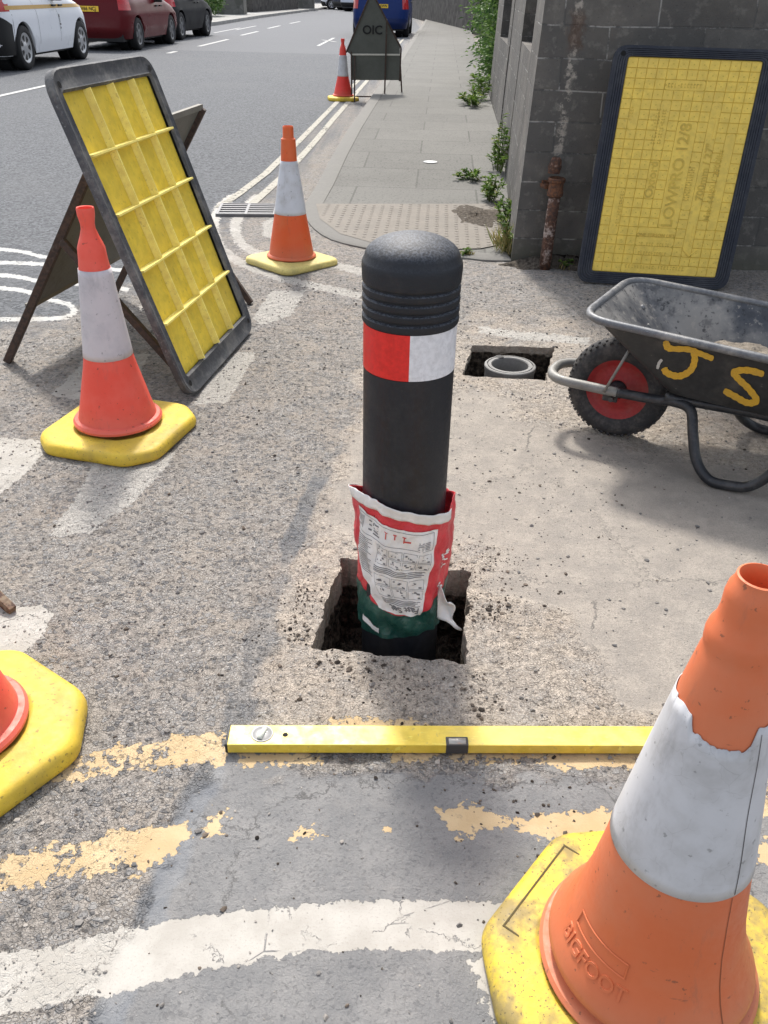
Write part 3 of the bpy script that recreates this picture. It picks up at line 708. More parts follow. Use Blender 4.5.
# ------------------------------------------------------------------ traffic cones
def sleeve_mat(name, col, dirt, amt=0.35, cracks=True):
    t = NT(name); co = t.coord(); n1 = t.noise(co, 9, 5, 0.62); n2 = t.noise(co, 60, 4, 0.6)
    c = t.mix(t.m('MULTIPLY', t.step(n1, 0.42, 0.72), amt), col, dirt)
    c = t.mix(t.m('MULTIPLY', t.step(n2, 0.64, 0.70), 0.55), c, [x*0.45 for x in dirt])
    if cracks:
        v = t.n('ShaderNodeTexVoronoi', feature='DISTANCE_TO_EDGE'); t.l(t.mix(0.06, co, n1), v.inputs['Vector']); v.inputs['Scale'].default_value = 26
        c = t.mix(t.m('MULTIPLY', t.step(v.outputs['Distance'], 0.012, 0.0), t.m('MULTIPLY', t.step(n1, 0.45, 0.6), 0.5)), c, (0.30, 0.29, 0.29))
    mp = t.n('ShaderNodeMapping'); t.l(co, mp.inputs['Vector']); mp.inputs['Scale'].default_value = (22, 22, 6); st = t.noise(mp.outputs[0], 1.0, 5, 0.7)
    c = t.mix(t.m('MULTIPLY', t.step(st, 0.54, 0.74), 0.38), c, [x*0.7 for x in dirt])
    return t.fin(c, 0.5, t.bump(n2, 0.3, 0.0005), 0, 0.35)
def cone_mat(name, col, faded, amt):
    t = NT(name); co = t.coord(); n1 = t.noise(co, 6, 4, 0.6); n2 = t.noise(co, 70, 4, 0.6); z = t.sep(co)[2]
    c = t.mix(t.m('MULTIPLY', t.step(n1, 0.35, 0.7), amt), col, faded)
    c = t.mix(t.m('MULTIPLY', t.step(t.m('ADD', z, t.m('MULTIPLY', n1, 0.08)), 0.19, 0.09), 0.30), c, (0.33, 0.19, 0.13))      # road dirt splashed on the foot
    c = t.mix(t.m('MULTIPLY', t.step(n2, 0.66, 0.70), 0.6), c, (0.10, 0.06, 0.04))
    mp = t.n('ShaderNodeMapping'); t.l(co, mp.inputs['Vector']); mp.inputs['Scale'].default_value = (30, 30, 7); st = t.noise(mp.outputs[0], 1.0, 5, 0.7)
    c = t.mix(t.m('MULTIPLY', t.step(st, 0.56, 0.74), 0.42), c, [x*0.42 + 0.04 for x in faded])                                # scuffs and rubbed grime
    mp2 = t.n('ShaderNodeMapping'); t.l(co, mp2.inputs['Vector']); mp2.inputs['Scale'].default_value = (14, 40, 60); mp2.inputs['Rotation'].default_value = (0.5, 0.2, 0.4)
    c = t.mix(t.m('MULTIPLY', t.step(t.noise(mp2.outputs[0], 1.0, 4, 0.65), 0.68, 0.73), 0.45), c, (0.07, 0.05, 0.045))
    return t.fin(c, t.lin(n2, 0.3, 0.7, 0.42, 0.62), t.bump(t.m('ADD', t.m('MULTIPLY', n2, 0.3), st), 0.25, 0.0012), 0, 0.35)
def lerp_prof(prof, z):
    for (r0, z_0), (r1, z_1) in zip(prof[:-1], prof[1:]):
        lo, hi = min(z_0, z_1), max(z_0, z_1)
        if lo <= z <= hi and hi > lo:
            return r0 + (r1-r0)*(z-z_0)/(z_1-z_0)
    return prof[-1][0]
PROF_A = [(0.137, 0.062), (0.140, 0.058), (0.145, 0.060), (0.146, 0.068), (0.140, 0.076), (0.128, 0.078), (0.126, 0.086), (0.117, 0.12), (0.103, 0.18), (0.086, 0.25), (0.077, 0.295), (0.061, 0.44), (0.0485, 0.565), (0.044, 0.60), (0.0415, 0.634), (0.035, 0.652), (0.0285, 0.668), (0.0215, 0.690), (0.0210, 0.703), (0.0245, 0.722), (0.0262, 0.732), (0.0265, 0.748), (0.0250, 0.752), (0.022, 0.750), (0.0205, 0.72), (0.025, 0.60)]
PROF_B = [(0.128, 0.044), (0.132, 0.042), (0.137, 0.048), (0.133, 0.056), (0.124, 0.060), (0.121, 0.072), (0.113, 0.12), (0.099, 0.20), (0.085, 0.275), (0.063, 0.42), (0.0425, 0.545), (0.040, 0.60), (0.0375, 0.648), (0.0300, 0.653), (0.0285, 0.660), (0.0280, 0.70), (0.0275, 0.706), (0.024, 0.710), (0.022, 0.706), (0.021, 0.67)]
PROF_F = [(0.146, 0.046), (0.152, 0.042), (0.163, 0.045), (0.165, 0.052), (0.160, 0.058), (0.146, 0.060), (0.145, 0.068), (0.151, 0.072), (0.1535, 0.080), (0.151, 0.090), (0.142, 0.108), (0.132, 0.130), (0.122, 0.160), (0.112, 0.205), (0.103, 0.265), (0.0945, 0.330), (0.079, 0.44), (0.0635, 0.545), (0.0550, 0.60), (0.0450, 0.660), (0.0425, 0.668), (0.0438, 0.676), (0.0440, 0.688), (0.0420, 0.698), (0.0370, 0.708), (0.0345, 0.724), (0.0345, 0.744), (0.0325, 0.756), (0.0285, 0.763), (0.0270, 0.772), (0.0245, 0.773), (0.0225, 0.768), (0.0220, 0.75), (0.025, 0.66), (0.05, 0.5)]
def cone_base(mb, side, ch, hgt_, rin, k=5, hump=0.005):
    s = side/2
    def outline(sc, z, cc=ch):
        q = s*sc; c_ = cc
        pts = [(-q+c_, -q), (q-c_, -q), (q, -q+c_), (q, q-c_), (q-c_, q), (-q+c_, q), (-q, q-c_), (-q, -q+c_)]
        return [Vector((p[0], p[1], z)) for p in round_poly([(x, y, 0) for x, y in pts], 0.03, 5)]
    def dens(o, z):
        return [Vector((p.x, p.y, z)) for p in o]
    rings = [outline(0.965, 0.0), outline(0.995, 0.006), outline(1.0, 0.018), outline(0.992, hgt_*0.62), outline(0.975, hgt_*0.84), outline(0.94, hgt_*0.96)]
    n = len(rings[0]); last = rings[-1]
    rings.append([Vector((p.x*0.95, p.y*0.95, hgt_)) for p in last])
    for t_, z in ((0.35, hgt_+hump*0.25), (0.7, hgt_+hump*0.6), (0.92, hgt_+hump), (1.0, hgt_+hump)):
        rg = []
        for p in last:
            a = math.atan2(p.y, p.x); e = Vector((math.cos(a)*(rin+0.018), math.sin(a)*(rin+0.018), 0)); rg.append(Vector((p.x*0.95, p.y*0.95, 0)).lerp(e, t_) + Vector((0, 0, z)))
        rings.append(rg)
    rg = []
    for p in last:
        a = math.atan2(p.y, p.x); rg.append(Vector((math.cos(a)*(rin+0.006), math.sin(a)*(rin+0.006), hgt_*0.9)))
    rings.append(rg); rings.append([Vector((p.x*0.5, p.y*0.5, hgt_*0.9)) for p in rg])
    mb.loft(rings, cap0=True, cap1=True)
def make_cone(loc, rz, prof, mats, sl, base, label, tilt=(0, 0), torn=None, group='orange traffic cones round the works', name='traffic_cone'):
    root = empty(name, (loc[0], loc[1], 0.0 if len(loc) < 3 else loc[2]), rz); root.rotation_euler = (tilt[0], tilt[1], rz)
    tag(root, label, 'traffic cone', group)
    m = MB(); cone_base(m, *base[:4], hump=(base[4] if len(base) > 4 else 0.005)); m.build('base', mats[2], root, auto=50)
    m = MB(); m.lathe(prof, 64)
    body = m.build('cone_body', mats[0], root, auto=40)
    m = MB(); N = 220 if torn else 96; rows = []
    nz = 14
    for k in range(nz+1):
        ring = []
        for j in range(N):
            th = 2*PI*j/N; zt = sl[1] - (torn(th) if torn else 0); z = sl[0] + (zt-sl[0])*k/nz
            r = lerp_prof(prof[5:], z) + 0.0016
            ring.append(Vector((r*math.cos(th), r*math.sin(th), z)))
        rows.append(ring)
    m.loft(rows); sleeve = m.build('reflective_sleeve', mats[1], root, smooth=True, solid=0.0010)
    return root, body, sleeve
M_CORAL = cone_mat('bright coral cone plastic', (0.80, 0.085, 0.052), (0.84, 0.16, 0.12), 0.6)
M_ORNG = cone_mat('orange cone plastic', (0.72, 0.105, 0.024), (0.64, 0.17, 0.06), 0.6)
M_FADE = cone_mat('faded orange cone plastic', (0.62, 0.145, 0.052), (0.60, 0.20, 0.10), 0.7)
M_YEL2 = worn('dirty pale yellow base', (0.60, 0.50, 0.17), (0.20, 0.17, 0.10), 0.7, 0.6, 9, 0.4, 0.001, 120)
M_REDC = cone_mat('red cone plastic', (0.72, 0.045, 0.035), (0.8, 0.10, 0.07), 0.5)
SL1 = sleeve_mat('worn pinkish white sleeve', (0.58, 0.535, 0.55), (0.40, 0.385, 0.41), 0.7)
SL2 = sleeve_mat('bluish white sleeve', (0.55, 0.55, 0.565), (0.33, 0.32, 0.31), 0.6)
SL3 = sleeve_mat('grey white sleeve', (0.62, 0.63, 0.66), (0.42, 0.40, 0.38), 0.6)
fgp = (0.422, 0.772)
def torn_fg(th):
    d = (math.degrees(th) - 0 + 180) % 360 - 180
    w = math.exp(-((d+118)/34)**4)
    w = min(1, max(0, (1 - abs(d+108)/40)*5))
    return w*(0.024 + 0.012*float(fbm(np.array([d*0.045]), np.array([3.3]), 1.0, 7, 5, 0.62)[0])) + 0.002*math.sin(d*0.2)
M_YEL_FG = worn('grimy yellow base', (0.66, 0.475, 0.045), (0.20, 0.155, 0.075), 0.6, 0.85, 13, 0.9, 0.001, 140, lo=0.40, hi=0.62)
fg, fgb, fgs = make_cone(fgp, R(0), PROF_F, (M_FADE, SL2, M_YEL_FG), (0.325, 0.592), (0.455, 0.105, 0.040, 0.150, 0.003), 'large faded orange cone with torn white sleeve in the near right corner', torn=torn_fg)
for ch in fg.children:
    if ch.name.startswith('base'): ch.rotation_euler = (0, 0, R(51))
# raised lettering and recess on the front cone
def on_cone(prof, d, z, off):
    r = lerp_prof(prof[5:], z) + off; a = R(d); return (r*math.cos(a), r*math.sin(a), z)
m = MB(); vs_, fs_ = text_geo('BIGFOOT', 0.030, 0.0013, 0.0004)
m.add([on_cone(PROF_F, -150 + x/0.130*57.3*1.0, 0.128 + y*1.05, 0.0005 + z) for x, y, z in vs_], fs_)
m.build('raised_lettering', M_FADE, fgb)
m = MB()
def rim_rect(d0, d1, z_0, z_1, w=0.0028, o=0.0022):
    n = 24
    for (za, zb) in ((z_0, z_0+w), (z_1-w, z_1)):
        m.grid(lambda u, v: on_cone(PROF_F, d0+(d1-d0)*u, za+(zb-za)*v, o*math.sin(PI*min(1, max(0, v*0.8+0.1)))), n, 3)
    for (da, db) in ((d0, d0+1.2), (d1-1.2, d1)):
        m.grid(lambda u, v: on_cone(PROF_F, da+(db-da)*u, z_0+(z_1-z_0)*v, o*math.sin(PI*(u*0.8+0.1))), 3, 8)
rim_rect(-174, -126, 0.152, 0.179); m.build('raised_panel_edge', M_FADE, fgb, smooth=True)
bs = [c for c in fg.children if c.name.startswith('base')][0]
m = MB()
for (x0, y0, dx, dy) in ((-0.10, 0.196, 0.20, 0.003), (-0.10, 0.156, 0.003, 0.040), (0.097, 0.156, 0.003, 0.040)):
    m.box((x0+dx/2, y0+dy/2 - 0.0, 0.0392), (dx, dy, 0.004))
m.build('moulded_mark', plain('dark groove line', (0.09, 0.07, 0.03), 0.9), bs)  # dark strips draw the outline of the groove

m = MB(); m.grid(lambda u, v: on_cone(PROF_F, -64 + 1.0*u + 0.8*math.sin(v*9), 0.328 + 0.255*v, 0.0026), 2, 24); m.build('sleeve_seam', plain('dirty seam', (0.10, 0.095, 0.09), 0.8), fgs)
m = MB(); m.grid(lambda u, v: on_cone(PROF_F, -64 + 0.7*u, 0.09 + 0.23*v, 0.0006), 2, 24); m.build('mould_seam', plain('dirty orange seam', (0.25, 0.08, 0.035), 0.7), fgb)
con_l, _, _ = make_cone((-0.912, 2.628), R(-15), PROF_A, (M_CORAL, SL1, M_YEL), (0.292, 0.572), (0.44, 0.075, 0.044, 0.131), 'bright coral cone with pinkish white sleeve beside the leaning ribbed cover')
con_2, _, _ = make_cone((-0.548, 4.800), R(46), PROF_B, (M_ORNG, SL3, M_YEL2), (0.275, 0.542), (0.400, 0.035, 0.036, 0.122), 'orange cone with scuffed grey sleeve beside the road drain', tilt=(0, R(0.8)))
con_3, _, _ = make_cone((-0.690, 13.10), R(10), PROF_A, (M_REDC, SL2, M_YEL), (0.30, 0.555), (0.42, 0.09, 0.05, 0.140), 'small distant red cone touching the grey triangular sign by the kerb')
con_5, _, _ = make_cone((-0.852, 1.212), R(55), PROF_A, (M_CORAL, SL1, M_YEL), (0.285, 0.562), (0.46, 0.110, 0.048, 0.131), 'coral cone cut off by the left edge, only its yellow base showing')

# ------------------------------------------------------------------ spirit level
lv = empty('spirit_level', (0.187, 1.2415, 0.004), math.atan2(0.024, 1.0)); tag(lv, 'long yellow spirit level lying on the tarmac in front of the bollard', 'spirit level')
m = MB(); m.box((0, 0, 0.012), (0.985, 0.054, 0.023), 0, 0.0018)
m.build('beam', worn('yellow enamelled beam', (0.72, 0.53, 0.055), (0.50, 0.42, 0.20), 0.42, 0.4, 5, 0.35, 0.0002, 60, 0.0, 0.5, scratch=0.35), lv)
for s_ in (-1, 1):
    m = MB(); m.box((s_*0.4945, 0, 0.012), (0.006, 0.055, 0.024), 0, 0.0025); m.build('end_cap', M_BLACKPL, lv)
glassm = plain('vial liquid', (0.62, 0.64, 0.55), 0.12, 0, 0.6)
for x0 in (-0.425, 0.425):
    m = MB(); m.lathe([(0.0, 0.0238), (0.017, 0.0238), (0.0195, 0.0252), (0.0215, 0.0252), (0.0225, 0.0236)], 32, c=(x0, 0.002, 0)); v_ = m.build('vial_housing', plain('chrome grey ring', (0.20, 0.20, 0.20), 0.4, 0.3), lv, auto=40)
    m = MB(); m.tube([(x0-0.004, -0.012, 0.0245), (x0+0.004, 0.016, 0.0245)], 0.0055, 10); m.build('vial', glassm, v_, smooth=True)
for x0 in (-0.378, 0.378):
    m = MB(); m.lathe([(0.0, 0.0239), (0.0055, 0.0239)], 16, c=(x0, 0.0, 0)); m.build('hang_hole', plain('hole dark', (0.01, 0.01, 0.01), 0.9), lv)
m = MB(); m.box((-0.030, -0.0165, 0.0125), (0.046, 0.024, 0.0255), 0, 0.003); mv = m.build('centre_vial_frame', plain('dark grey vial frame', (0.055, 0.055, 0.055), 0.5), lv)
m = MB(); m.tube([(-0.047, -0.018, 0.0225), (-0.013, -0.018, 0.0225)], 0.0085, 12); m.build('vial', plain('clear vial', (0.42, 0.40, 0.36), 0.15, 0.2, 0.6), mv, smooth=True)
# ------------------------------------------------------------------ folding sign frame seen from behind (left)
A_, B_, C_, D_ = Vector((-1.546, 3.257, 0.004)), Vector((-1.365, 4.132, 0.004)), Vector((-0.757, 3.055, 0.004)), Vector((-0.672, 4.067, 0.004))
TA, TB = Vector((-1.03, 3.235, 0.835)), Vector((-0.833, 4.105, 0.862))
sg = empty('folding_sign', ((A_+D_)/2).to_tuple()); o0 = Vector(sg.location)
tag(sg, 'folding road sign seen from its dull grey back, propping the ribbed yellow cover', 'road sign')
def bar_between(m, p, q, w, d, side=Vector((0, 1, 0))):
    p, q = p-o0, q-o0; z = (q-p); L = z.length; z.normalize(); x = side.cross(z).normalized(); y = z.cross(x)
    M = Matrix(((x.x, y.x, z.x, (p.x+q.x)/2), (x.y, y.y, z.y, (p.y+q.y)/2), (x.z, y.z, z.z, (p.z+q.z)/2), (0, 0, 0, 1)))
    m.box(None, (w, d, L), M=M)
for p, q in ((A_, TA), (B_, TB)):
    m = MB(); bar_between(m, p, q, 0.030, 0.036); m.build('leg', M_RUST, sg, bevel=0.003)
HA, HB = A_.lerp(TA, 0.60) + Vector((0.018, -0.034, 0.0)), B_.lerp(TB, 0.60) + Vector((0.018, 0.034, 0))
for p, q in ((C_, HA), (D_, HB)):
    m = MB(); bar_between(m, p, q, 0.028, 0.028); m.build('back_strut', M_RUST, sg, bevel=0.003)
m = MB(); bar_between(m, C_.lerp(HA, 0.20), D_.lerp(HB, 0.20), 0.022, 0.022, Vector((0, 0, 1))); m.build('cross_bar', M_RUST, sg)
a0, a1, b0, b1 = A_.lerp(TA, 0.27), TA, B_.lerp(TB, 0.27), TB
m = MB(); nrm = (a1-a0).cross(b0-a0).normalized()
off = nrm*-0.006 if nrm.x > 0 else nrm*0.006
m.grid(lambda u, v: (a0.lerp(b0, u)).lerp(a1.lerp(b1, u), v) - o0 + off, 8, 8)
m.build('sign_plate', M_STEEL, sg, solid=0.003)
for (p, q) in ((a0, b0), (a1, b1)): m = MB(); bar_between(m, p+off*2, q+off*2, 0.022, 0.022, Vector((0, 0, 1))); m.build('plate_edge', plain('worn pale edge', (0.20, 0.185, 0.155), 0.7), sg)

M_YEL_RIB = worn('rib yellow with painted highlight', (0.94, 0.77, 0.21), (0.55, 0.40, 0.12), 0.5, 0.3, 6, 0.3, 0.0006, 90)  # ribs coloured paler than the panel to imitate highlights along their ridges
# ------------------------------------------------------------------ ribbed yellow trench cover leaning on the sign
p0, p1 = Vector((-0.738, 2.900, 0.006)), Vector((-0.612, 3.700, 0.006)); q0, q1 = Vector((-1.090, 2.925, 1.085)), Vector((-0.985, 3.720, 1.090))
root = empty('trench_cover', ((p0+p1)/2).to_tuple()); tag(root, 'yellow trench cover with ribbed underside and worn black rim, leaning on the sign frame', 'trench cover', 'yellow trench covers')
ex = (p1-p0).normalized(); ez = ((q0+q1)/2-(p0+p1)/2); LH = ez.length; ez = (ez - ex*ez.dot(ex)).normalized(); ey = ez.cross(ex)     # ey points away from camera side
LW = (p1-p0).length
fr = Matrix(((ex.x, ey.x, ez.x, 0), (ex.y, ey.y, ez.y, 0), (ex.z, ey.z, ez.z, 0), (0, 0, 0, 1)))
if (fr @ Vector((0, 1, 0))).x > 0: fsgn = -1
else: fsgn = 1
def cv(x, y, z): return fr @ Vector((x, y*fsgn, z))          # y<0 is the side we look at
def rect_loop(hw, z_0, z_1, r, y, seg=6): return [cv(p.x, y, p.y) for p in round_poly([(-hw, z_0, 0), (hw, z_0, 0), (hw, z_1, 0), (-hw, z_1, 0)], r, seg)]
hw = LW/2; rw = 0.085; rt_, rb_ = 0.074, 0.080
iw = hw-0.052
m = MB()
m.loft([rect_loop(iw, rb_, LH-rt_, 0.012, -0.004), rect_loop(iw+0.008, rb_-0.008, LH-rt_+0.008, 0.02, -0.014), rect_loop(iw+0.014, rb_-0.014, LH-rt_+0.014, 0.022, -0.010), rect_loop(hw-0.02, 0.02, LH-0.02, 0.075, -0.012), rect_loop(hw-0.006, 0.006, LH-0.006, 0.085, -0.016), rect_loop(hw, 0, LH, 0.09, -0.010), rect_loop(hw, 0, LH, 0.09, 0.012), rect_loop(hw-0.01, 0.01, LH-0.01, 0.085, 0.018), rect_loop(iw, rb_, LH-rt_, 0.012, 0.018)])
m.build('rubber_rim', M_RUB, root, auto=40)
m = MB(); m.grid(lambda u, v: cv(-iw-0.004+(2*iw+0.008)*u, 0.010, rb_-0.004+(LH-rt_-rb_+0.008)*v), 24, 30); m.build('panel', M_YEL_CLEAN, root, solid=0.004)
def rib(x0_, z_0, x1_, z_1, w=0.0052, hgt2=0.026, base=0.007):
    d = Vector((x1_-x0_, z_1-z_0)); L = d.length; d.normalize(); n = Vector((-d.y, d.x)); rings = []
    K = max(2, int(L/0.03))
    for k in range(K+1):
        c_ = Vector((x0_, z_0)) + d*L*k/K
        rings.append([cv(c_.x+n.x*s_, yy, c_.y+n.y*s_) for s_, yy in ((w*1.7, base), (w, -hgt2*0.35+0.002), (w*0.65, -hgt2+base), (-w*0.65, -hgt2+base), (-w, -hgt2*0.35+0.002), (-w*1.7, base))])
    m.loft(rings, True, True)
zz0, zz1 = rb_, LH-rt_
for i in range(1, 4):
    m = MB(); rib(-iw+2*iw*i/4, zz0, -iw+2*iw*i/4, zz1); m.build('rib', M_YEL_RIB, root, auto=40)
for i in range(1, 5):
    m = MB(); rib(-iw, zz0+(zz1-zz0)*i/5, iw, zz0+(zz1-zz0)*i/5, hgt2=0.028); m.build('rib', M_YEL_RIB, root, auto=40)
M_HOLE = plain('hole dark rim', (0.010, 0.010, 0.010), 0.9)
for x_ in (-hw+0.045, hw-0.045):
    for z_ in (0.05, LH-0.05): m = MB(); m.lathe([(0.0, 0.0), (0.011, 0.0)], 14, M=Matrix.Translation(cv(x_, -0.0165, z_)) @ fr.to_4x4() @ Matrix.Rotation(PI/2, 4, 'X')); m.build('rim_hole', M_HOLE, root)

# ------------------------------------------------------------------ yellow cover leaning on the wall, embossed side out
p0, p1 = Vector((1.000, 4.535, 0.004)), Vector((1.782, 4.455, 0.004)); q0, q1 = Vector((1.078, 4.74, 1.125)), Vector((1.862, 4.685, 1.095))
root = empty('trench_cover', ((p0+p1)/2).to_tuple()); tag(root, 'yellow trench cover with raised lettering and blue black rim, leaning on the dark wall', 'trench cover', 'yellow trench covers')
ex = (p1-p0).normalized(); ez = ((q0+q1)/2-(p0+p1)/2); LH = ez.length; zx = ez.dot(ex); ezn = (ez - ex*zx).normalized(); ey = ezn.cross(ex); LW = (p1-p0).length
lean = zx/LH
hyp = math.sqrt(1-lean*lean)
Rl = Matrix.Rotation(math.asin(lean)*1.0, 4, 'Y')
fr = Matrix(((ex.x, ey.x, ezn.x, 0), (ex.y, ey.y, ezn.y, 0), (ex.z, ey.z, ezn.z, 0), (0, 0, 0, 1))) @ Matrix.Rotation(R(0.5), 4, 'Y')
fsgn = 1 if ey.y > 0 else -1
shear = lean*0.9
def cv(x, y, z): return fr @ Vector((x + shear*z, y*fsgn, z))
hw = LW/2; iw = hw-0.074; rb_, rt_ = 0.064, 0.054
m = MB()
m.loft([rect_loop(iw-0.002, rb_, LH-rt_, 0.01, -0.001), rect_loop(iw+0.004, rb_-0.004, LH-rt_+0.004, 0.012, -0.008)] + [q for k in range(5) for q in (rect_loop(iw+0.006+k*0.0115, rb_-0.006-k*0.0100, LH-rt_+0.006+k*0.0082, 0.03+0.008*k, -0.012), rect_loop(iw+0.014+k*0.0115, rb_-0.012-k*0.0100, LH-rt_+0.011+k*0.0082, 0.03+0.008*k, -0.012), rect_loop(iw+0.0155+k*0.0115, rb_-0.0135-k*0.0100, LH-rt_+0.012+k*0.0082, 0.03+0.008*k, -0.0085))] + [rect_loop(hw-0.002, 0.002, LH-0.002, 0.07, -0.008), rect_loop(hw, 0, LH, 0.07, 0.0), rect_loop(hw, 0, LH, 0.07, 0.016), rect_loop(iw, rb_, LH-rt_, 0.01, 0.018)])
m.build('rubber_rim', M_RUB2, root, auto=35)
m = MB(); m.grid(lambda u, v: cv(-iw-0.003+(2*iw+0.006)*u, -0.004, rb_-0.003+(LH-rt_-rb_+0.006)*v), 4, 4); m.build('panel', worn('groove yellow with painted shade', (0.56, 0.39, 0.05), (0.28, 0.20, 0.06), 0.7, 0.5, 5, 0.2), root)  # darker yellow paints shade into the grooves between the tiles
ZH = LH-rt_-rb_; NCx, NRz = 13, 22
def inside_rect(x, z, rs): return any(a <= x <= b_ and c_ <= z <= d_ for a, b_, c_, d_ in rs)
# plaques: x from left, z from the bottom, as shares of the yellow field
plaq0 = [(0.44, 0.60, 0.24, 0.71), (0.28, 0.40, 0.38, 0.55), (0.27, 0.37, 0.60, 0.80), (0.615, 0.665, 0.34, 0.55), (0.70, 0.80, 0.10, 0.80), (0.81, 0.87, 0.22, 0.66), (0.28, 0.62, 0.865, 0.905), (0.10, 0.17, 0.20, 0.42), (0.20, 0.83, 0.015, 0.05), (0.30, 0.62, 0.085, 0.115), (0.30, 0.62, 0.13, 0.16), (0.30, 0.62, 0.175, 0.205), (0.06, 0.13, 0.70, 0.81)]
plaq = [(round(a*NCx)/NCx, max(round(a*NCx)+1, round(b_*NCx))/NCx, round(c_*NRz)/NRz, max(round(c_*NRz)+1, round(d_*NRz))/NRz) for a, b_, c_, d_ in plaq0]
m = MB(); dots = m
def tile(u0, u1, v0, v1, hh=0.0024, g=0.0018):
    xa, xb = -iw+2*iw*u0+g/2, -iw+2*iw*u1-g/2; za, zb = rb_+ZH*v0+g/2, rb_+ZH*v1-g/2
    if xb-xa < 0.004 or zb-za < 0.004: return
    e = 0.0014
    o = [cv(xa, -0.004, za), cv(xb, -0.004, za), cv(xb, -0.004, zb), cv(xa, -0.004, zb)]
    i_ = [cv(xa+e, -0.004-hh, za+e), cv(xb-e, -0.004-hh, za+e), cv(xb-e, -0.004-hh, zb-e), cv(xa+e, -0.004-hh, zb-e)]
    m.loft([o, i_], cap1=True)
    cx_, cz_ = (xa+xb)/2, (za+zb)/2
    if xb-xa > 0.02 and zb-za > 0.02:
        q = 0.0028; m.cur = 1; dots.add([cv(cx_-q, -0.0044-hh, cz_-q), cv(cx_+q, -0.0044-hh, cz_-q), cv(cx_+q, -0.0044-hh, cz_+q), cv(cx_-q, -0.0044-hh, cz_+q)], [(0, 1, 2, 3)]); m.cur = 0
for i in range(NCx):
    for j in range(NRz):
        u0, u1, v0, v1 = i/NCx, (i+1)/NCx, j/NRz, (j+1)/NRz
        if any(a < (u0+u1)/2 < b_ and c_ < (v0+v1)/2 < d_ for a, b_, c_, d_ in plaq): continue
        tile(u0, u1, v0, v1)
m.build('raised_tiles', [M_YEL_LID, plain('dirty stud', (0.58, 0.41, 0.07), 0.8)], root)
m = MB()
for a, b_, c_, d_ in plaq:
    ov = [q for q in plaq if q is not (a, b_, c_, d_)]
    xa, xb, za, zb = -iw+2*iw*a, -iw+2*iw*b_, rb_+ZH*c_, rb_+ZH*d_
    m.loft([[cv(p.x, y_, p.y) for p in round_poly([(xa+e, za+e, 0), (xb-e, za+e, 0), (xb-e, zb-e, 0), (xa+e, zb-e, 0)], 0.015, 3)] for y_, e in ((-0.003, 0.0005), (-0.0055, 0.001))], cap1=True)
m.build('lettering_field', M_YEL_LID, root)
m = MB()
def emboss(txt, u, v, size, rot=True, bold=0.0):
    vs_, fs_ = text_geo(txt, size, 0.0012, bold); x0_, z_0 = -iw+2*iw*u, rb_+ZH*v
    m.add([cv(x0_ - y, -0.0068 - z, z_0 + x) if rot else cv(x0_ + x, -0.0068 - z, z_0 + y) for x, y, z in vs_], fs_)
emboss('LOWPRO 12/8', 0.535, 0.477, 0.078, bold=0.001); emboss('Oxford', 0.345, 0.455, 0.058, bold=0.001); emboss('Max 44kN / 2900lbs', 0.835, 0.44, 0.042, bold=0.0006); emboss('700mm / 27"', 0.745, 0.50, 0.052, bold=0.0008)
emboss('ONE PERSON LIFT', 0.46, 0.19, 0.024, False)
rq = random.Random(3)
def dashes(u, v, n, w, hh_, rot):                 # lettering too small to read in the photograph: short raised strokes
    x0_, z_0 = -iw+2*iw*u, rb_+ZH*v
    for k in range(n):
        o_ = (k-(n-1)/2)*w*1.7; ww = w*rq.uniform(0.5, 1.0)
        for e in (-1, 1) if rq.random() < 0.6 else (rq.choice((-1, 0, 1)),):
            cx_, cz_, dx_, dz_ = (x0_+e*hh_*0.35, z_0+o_, hh_*0.12, ww/2) if rot else (x0_+o_, z_0+e*hh_*0.35, ww/2, hh_*0.12)
            m.loft([[cv(cx_-dx_, y_, cz_-dz_), cv(cx_+dx_, y_, cz_-dz_), cv(cx_+dx_, y_, cz_+dz_), cv(cx_-dx_, y_, cz_+dz_)] for y_ in (-0.0055, -0.0072)], cap1=True)
        if rq.random() < 0.8:
            dx_, dz_ = (hh_/2, 0.0012) if rot else (0.0012, hh_/2)
            cx_, cz_ = (x0_, z_0+o_-ww/2) if rot else (x0_+o_-ww/2, z_0)
            m.loft([[cv(cx_-dx_, y_, cz_-dz_), cv(cx_+dx_, y_, cz_-dz_), cv(cx_+dx_, y_, cz_+dz_), cv(cx_-dx_, y_, cz_+dz_)] for y_ in (-0.0055, -0.0072)], cap1=True)
for a_ in ((0.30, 0.70, 11, 0.009, 0.022, True), (0.345, 0.70, 12, 0.008, 0.018, True), (0.64, 0.445, 14, 0.007, 0.030, True), (0.46, 0.145, 12, 0.008, 0.018, False), (0.46, 0.10, 11, 0.008, 0.018, False), (0.50, 0.032, 20, 0.009, 0.018, False), (0.45, 0.885, 12, 0.009, 0.020, False), (0.135, 0.31, 13, 0.008, 0.016, True), (0.095, 0.755, 5, 0.008, 0.016, True)): dashes(*a_)
m.build('raised_lettering', worn('lettering yellow with painted shade', (0.64, 0.45, 0.07), (0.20, 0.15, 0.05), 0.6, 0.5, 12, 0.2), root)  # letters coloured darker to imitate the shadows of the embossing
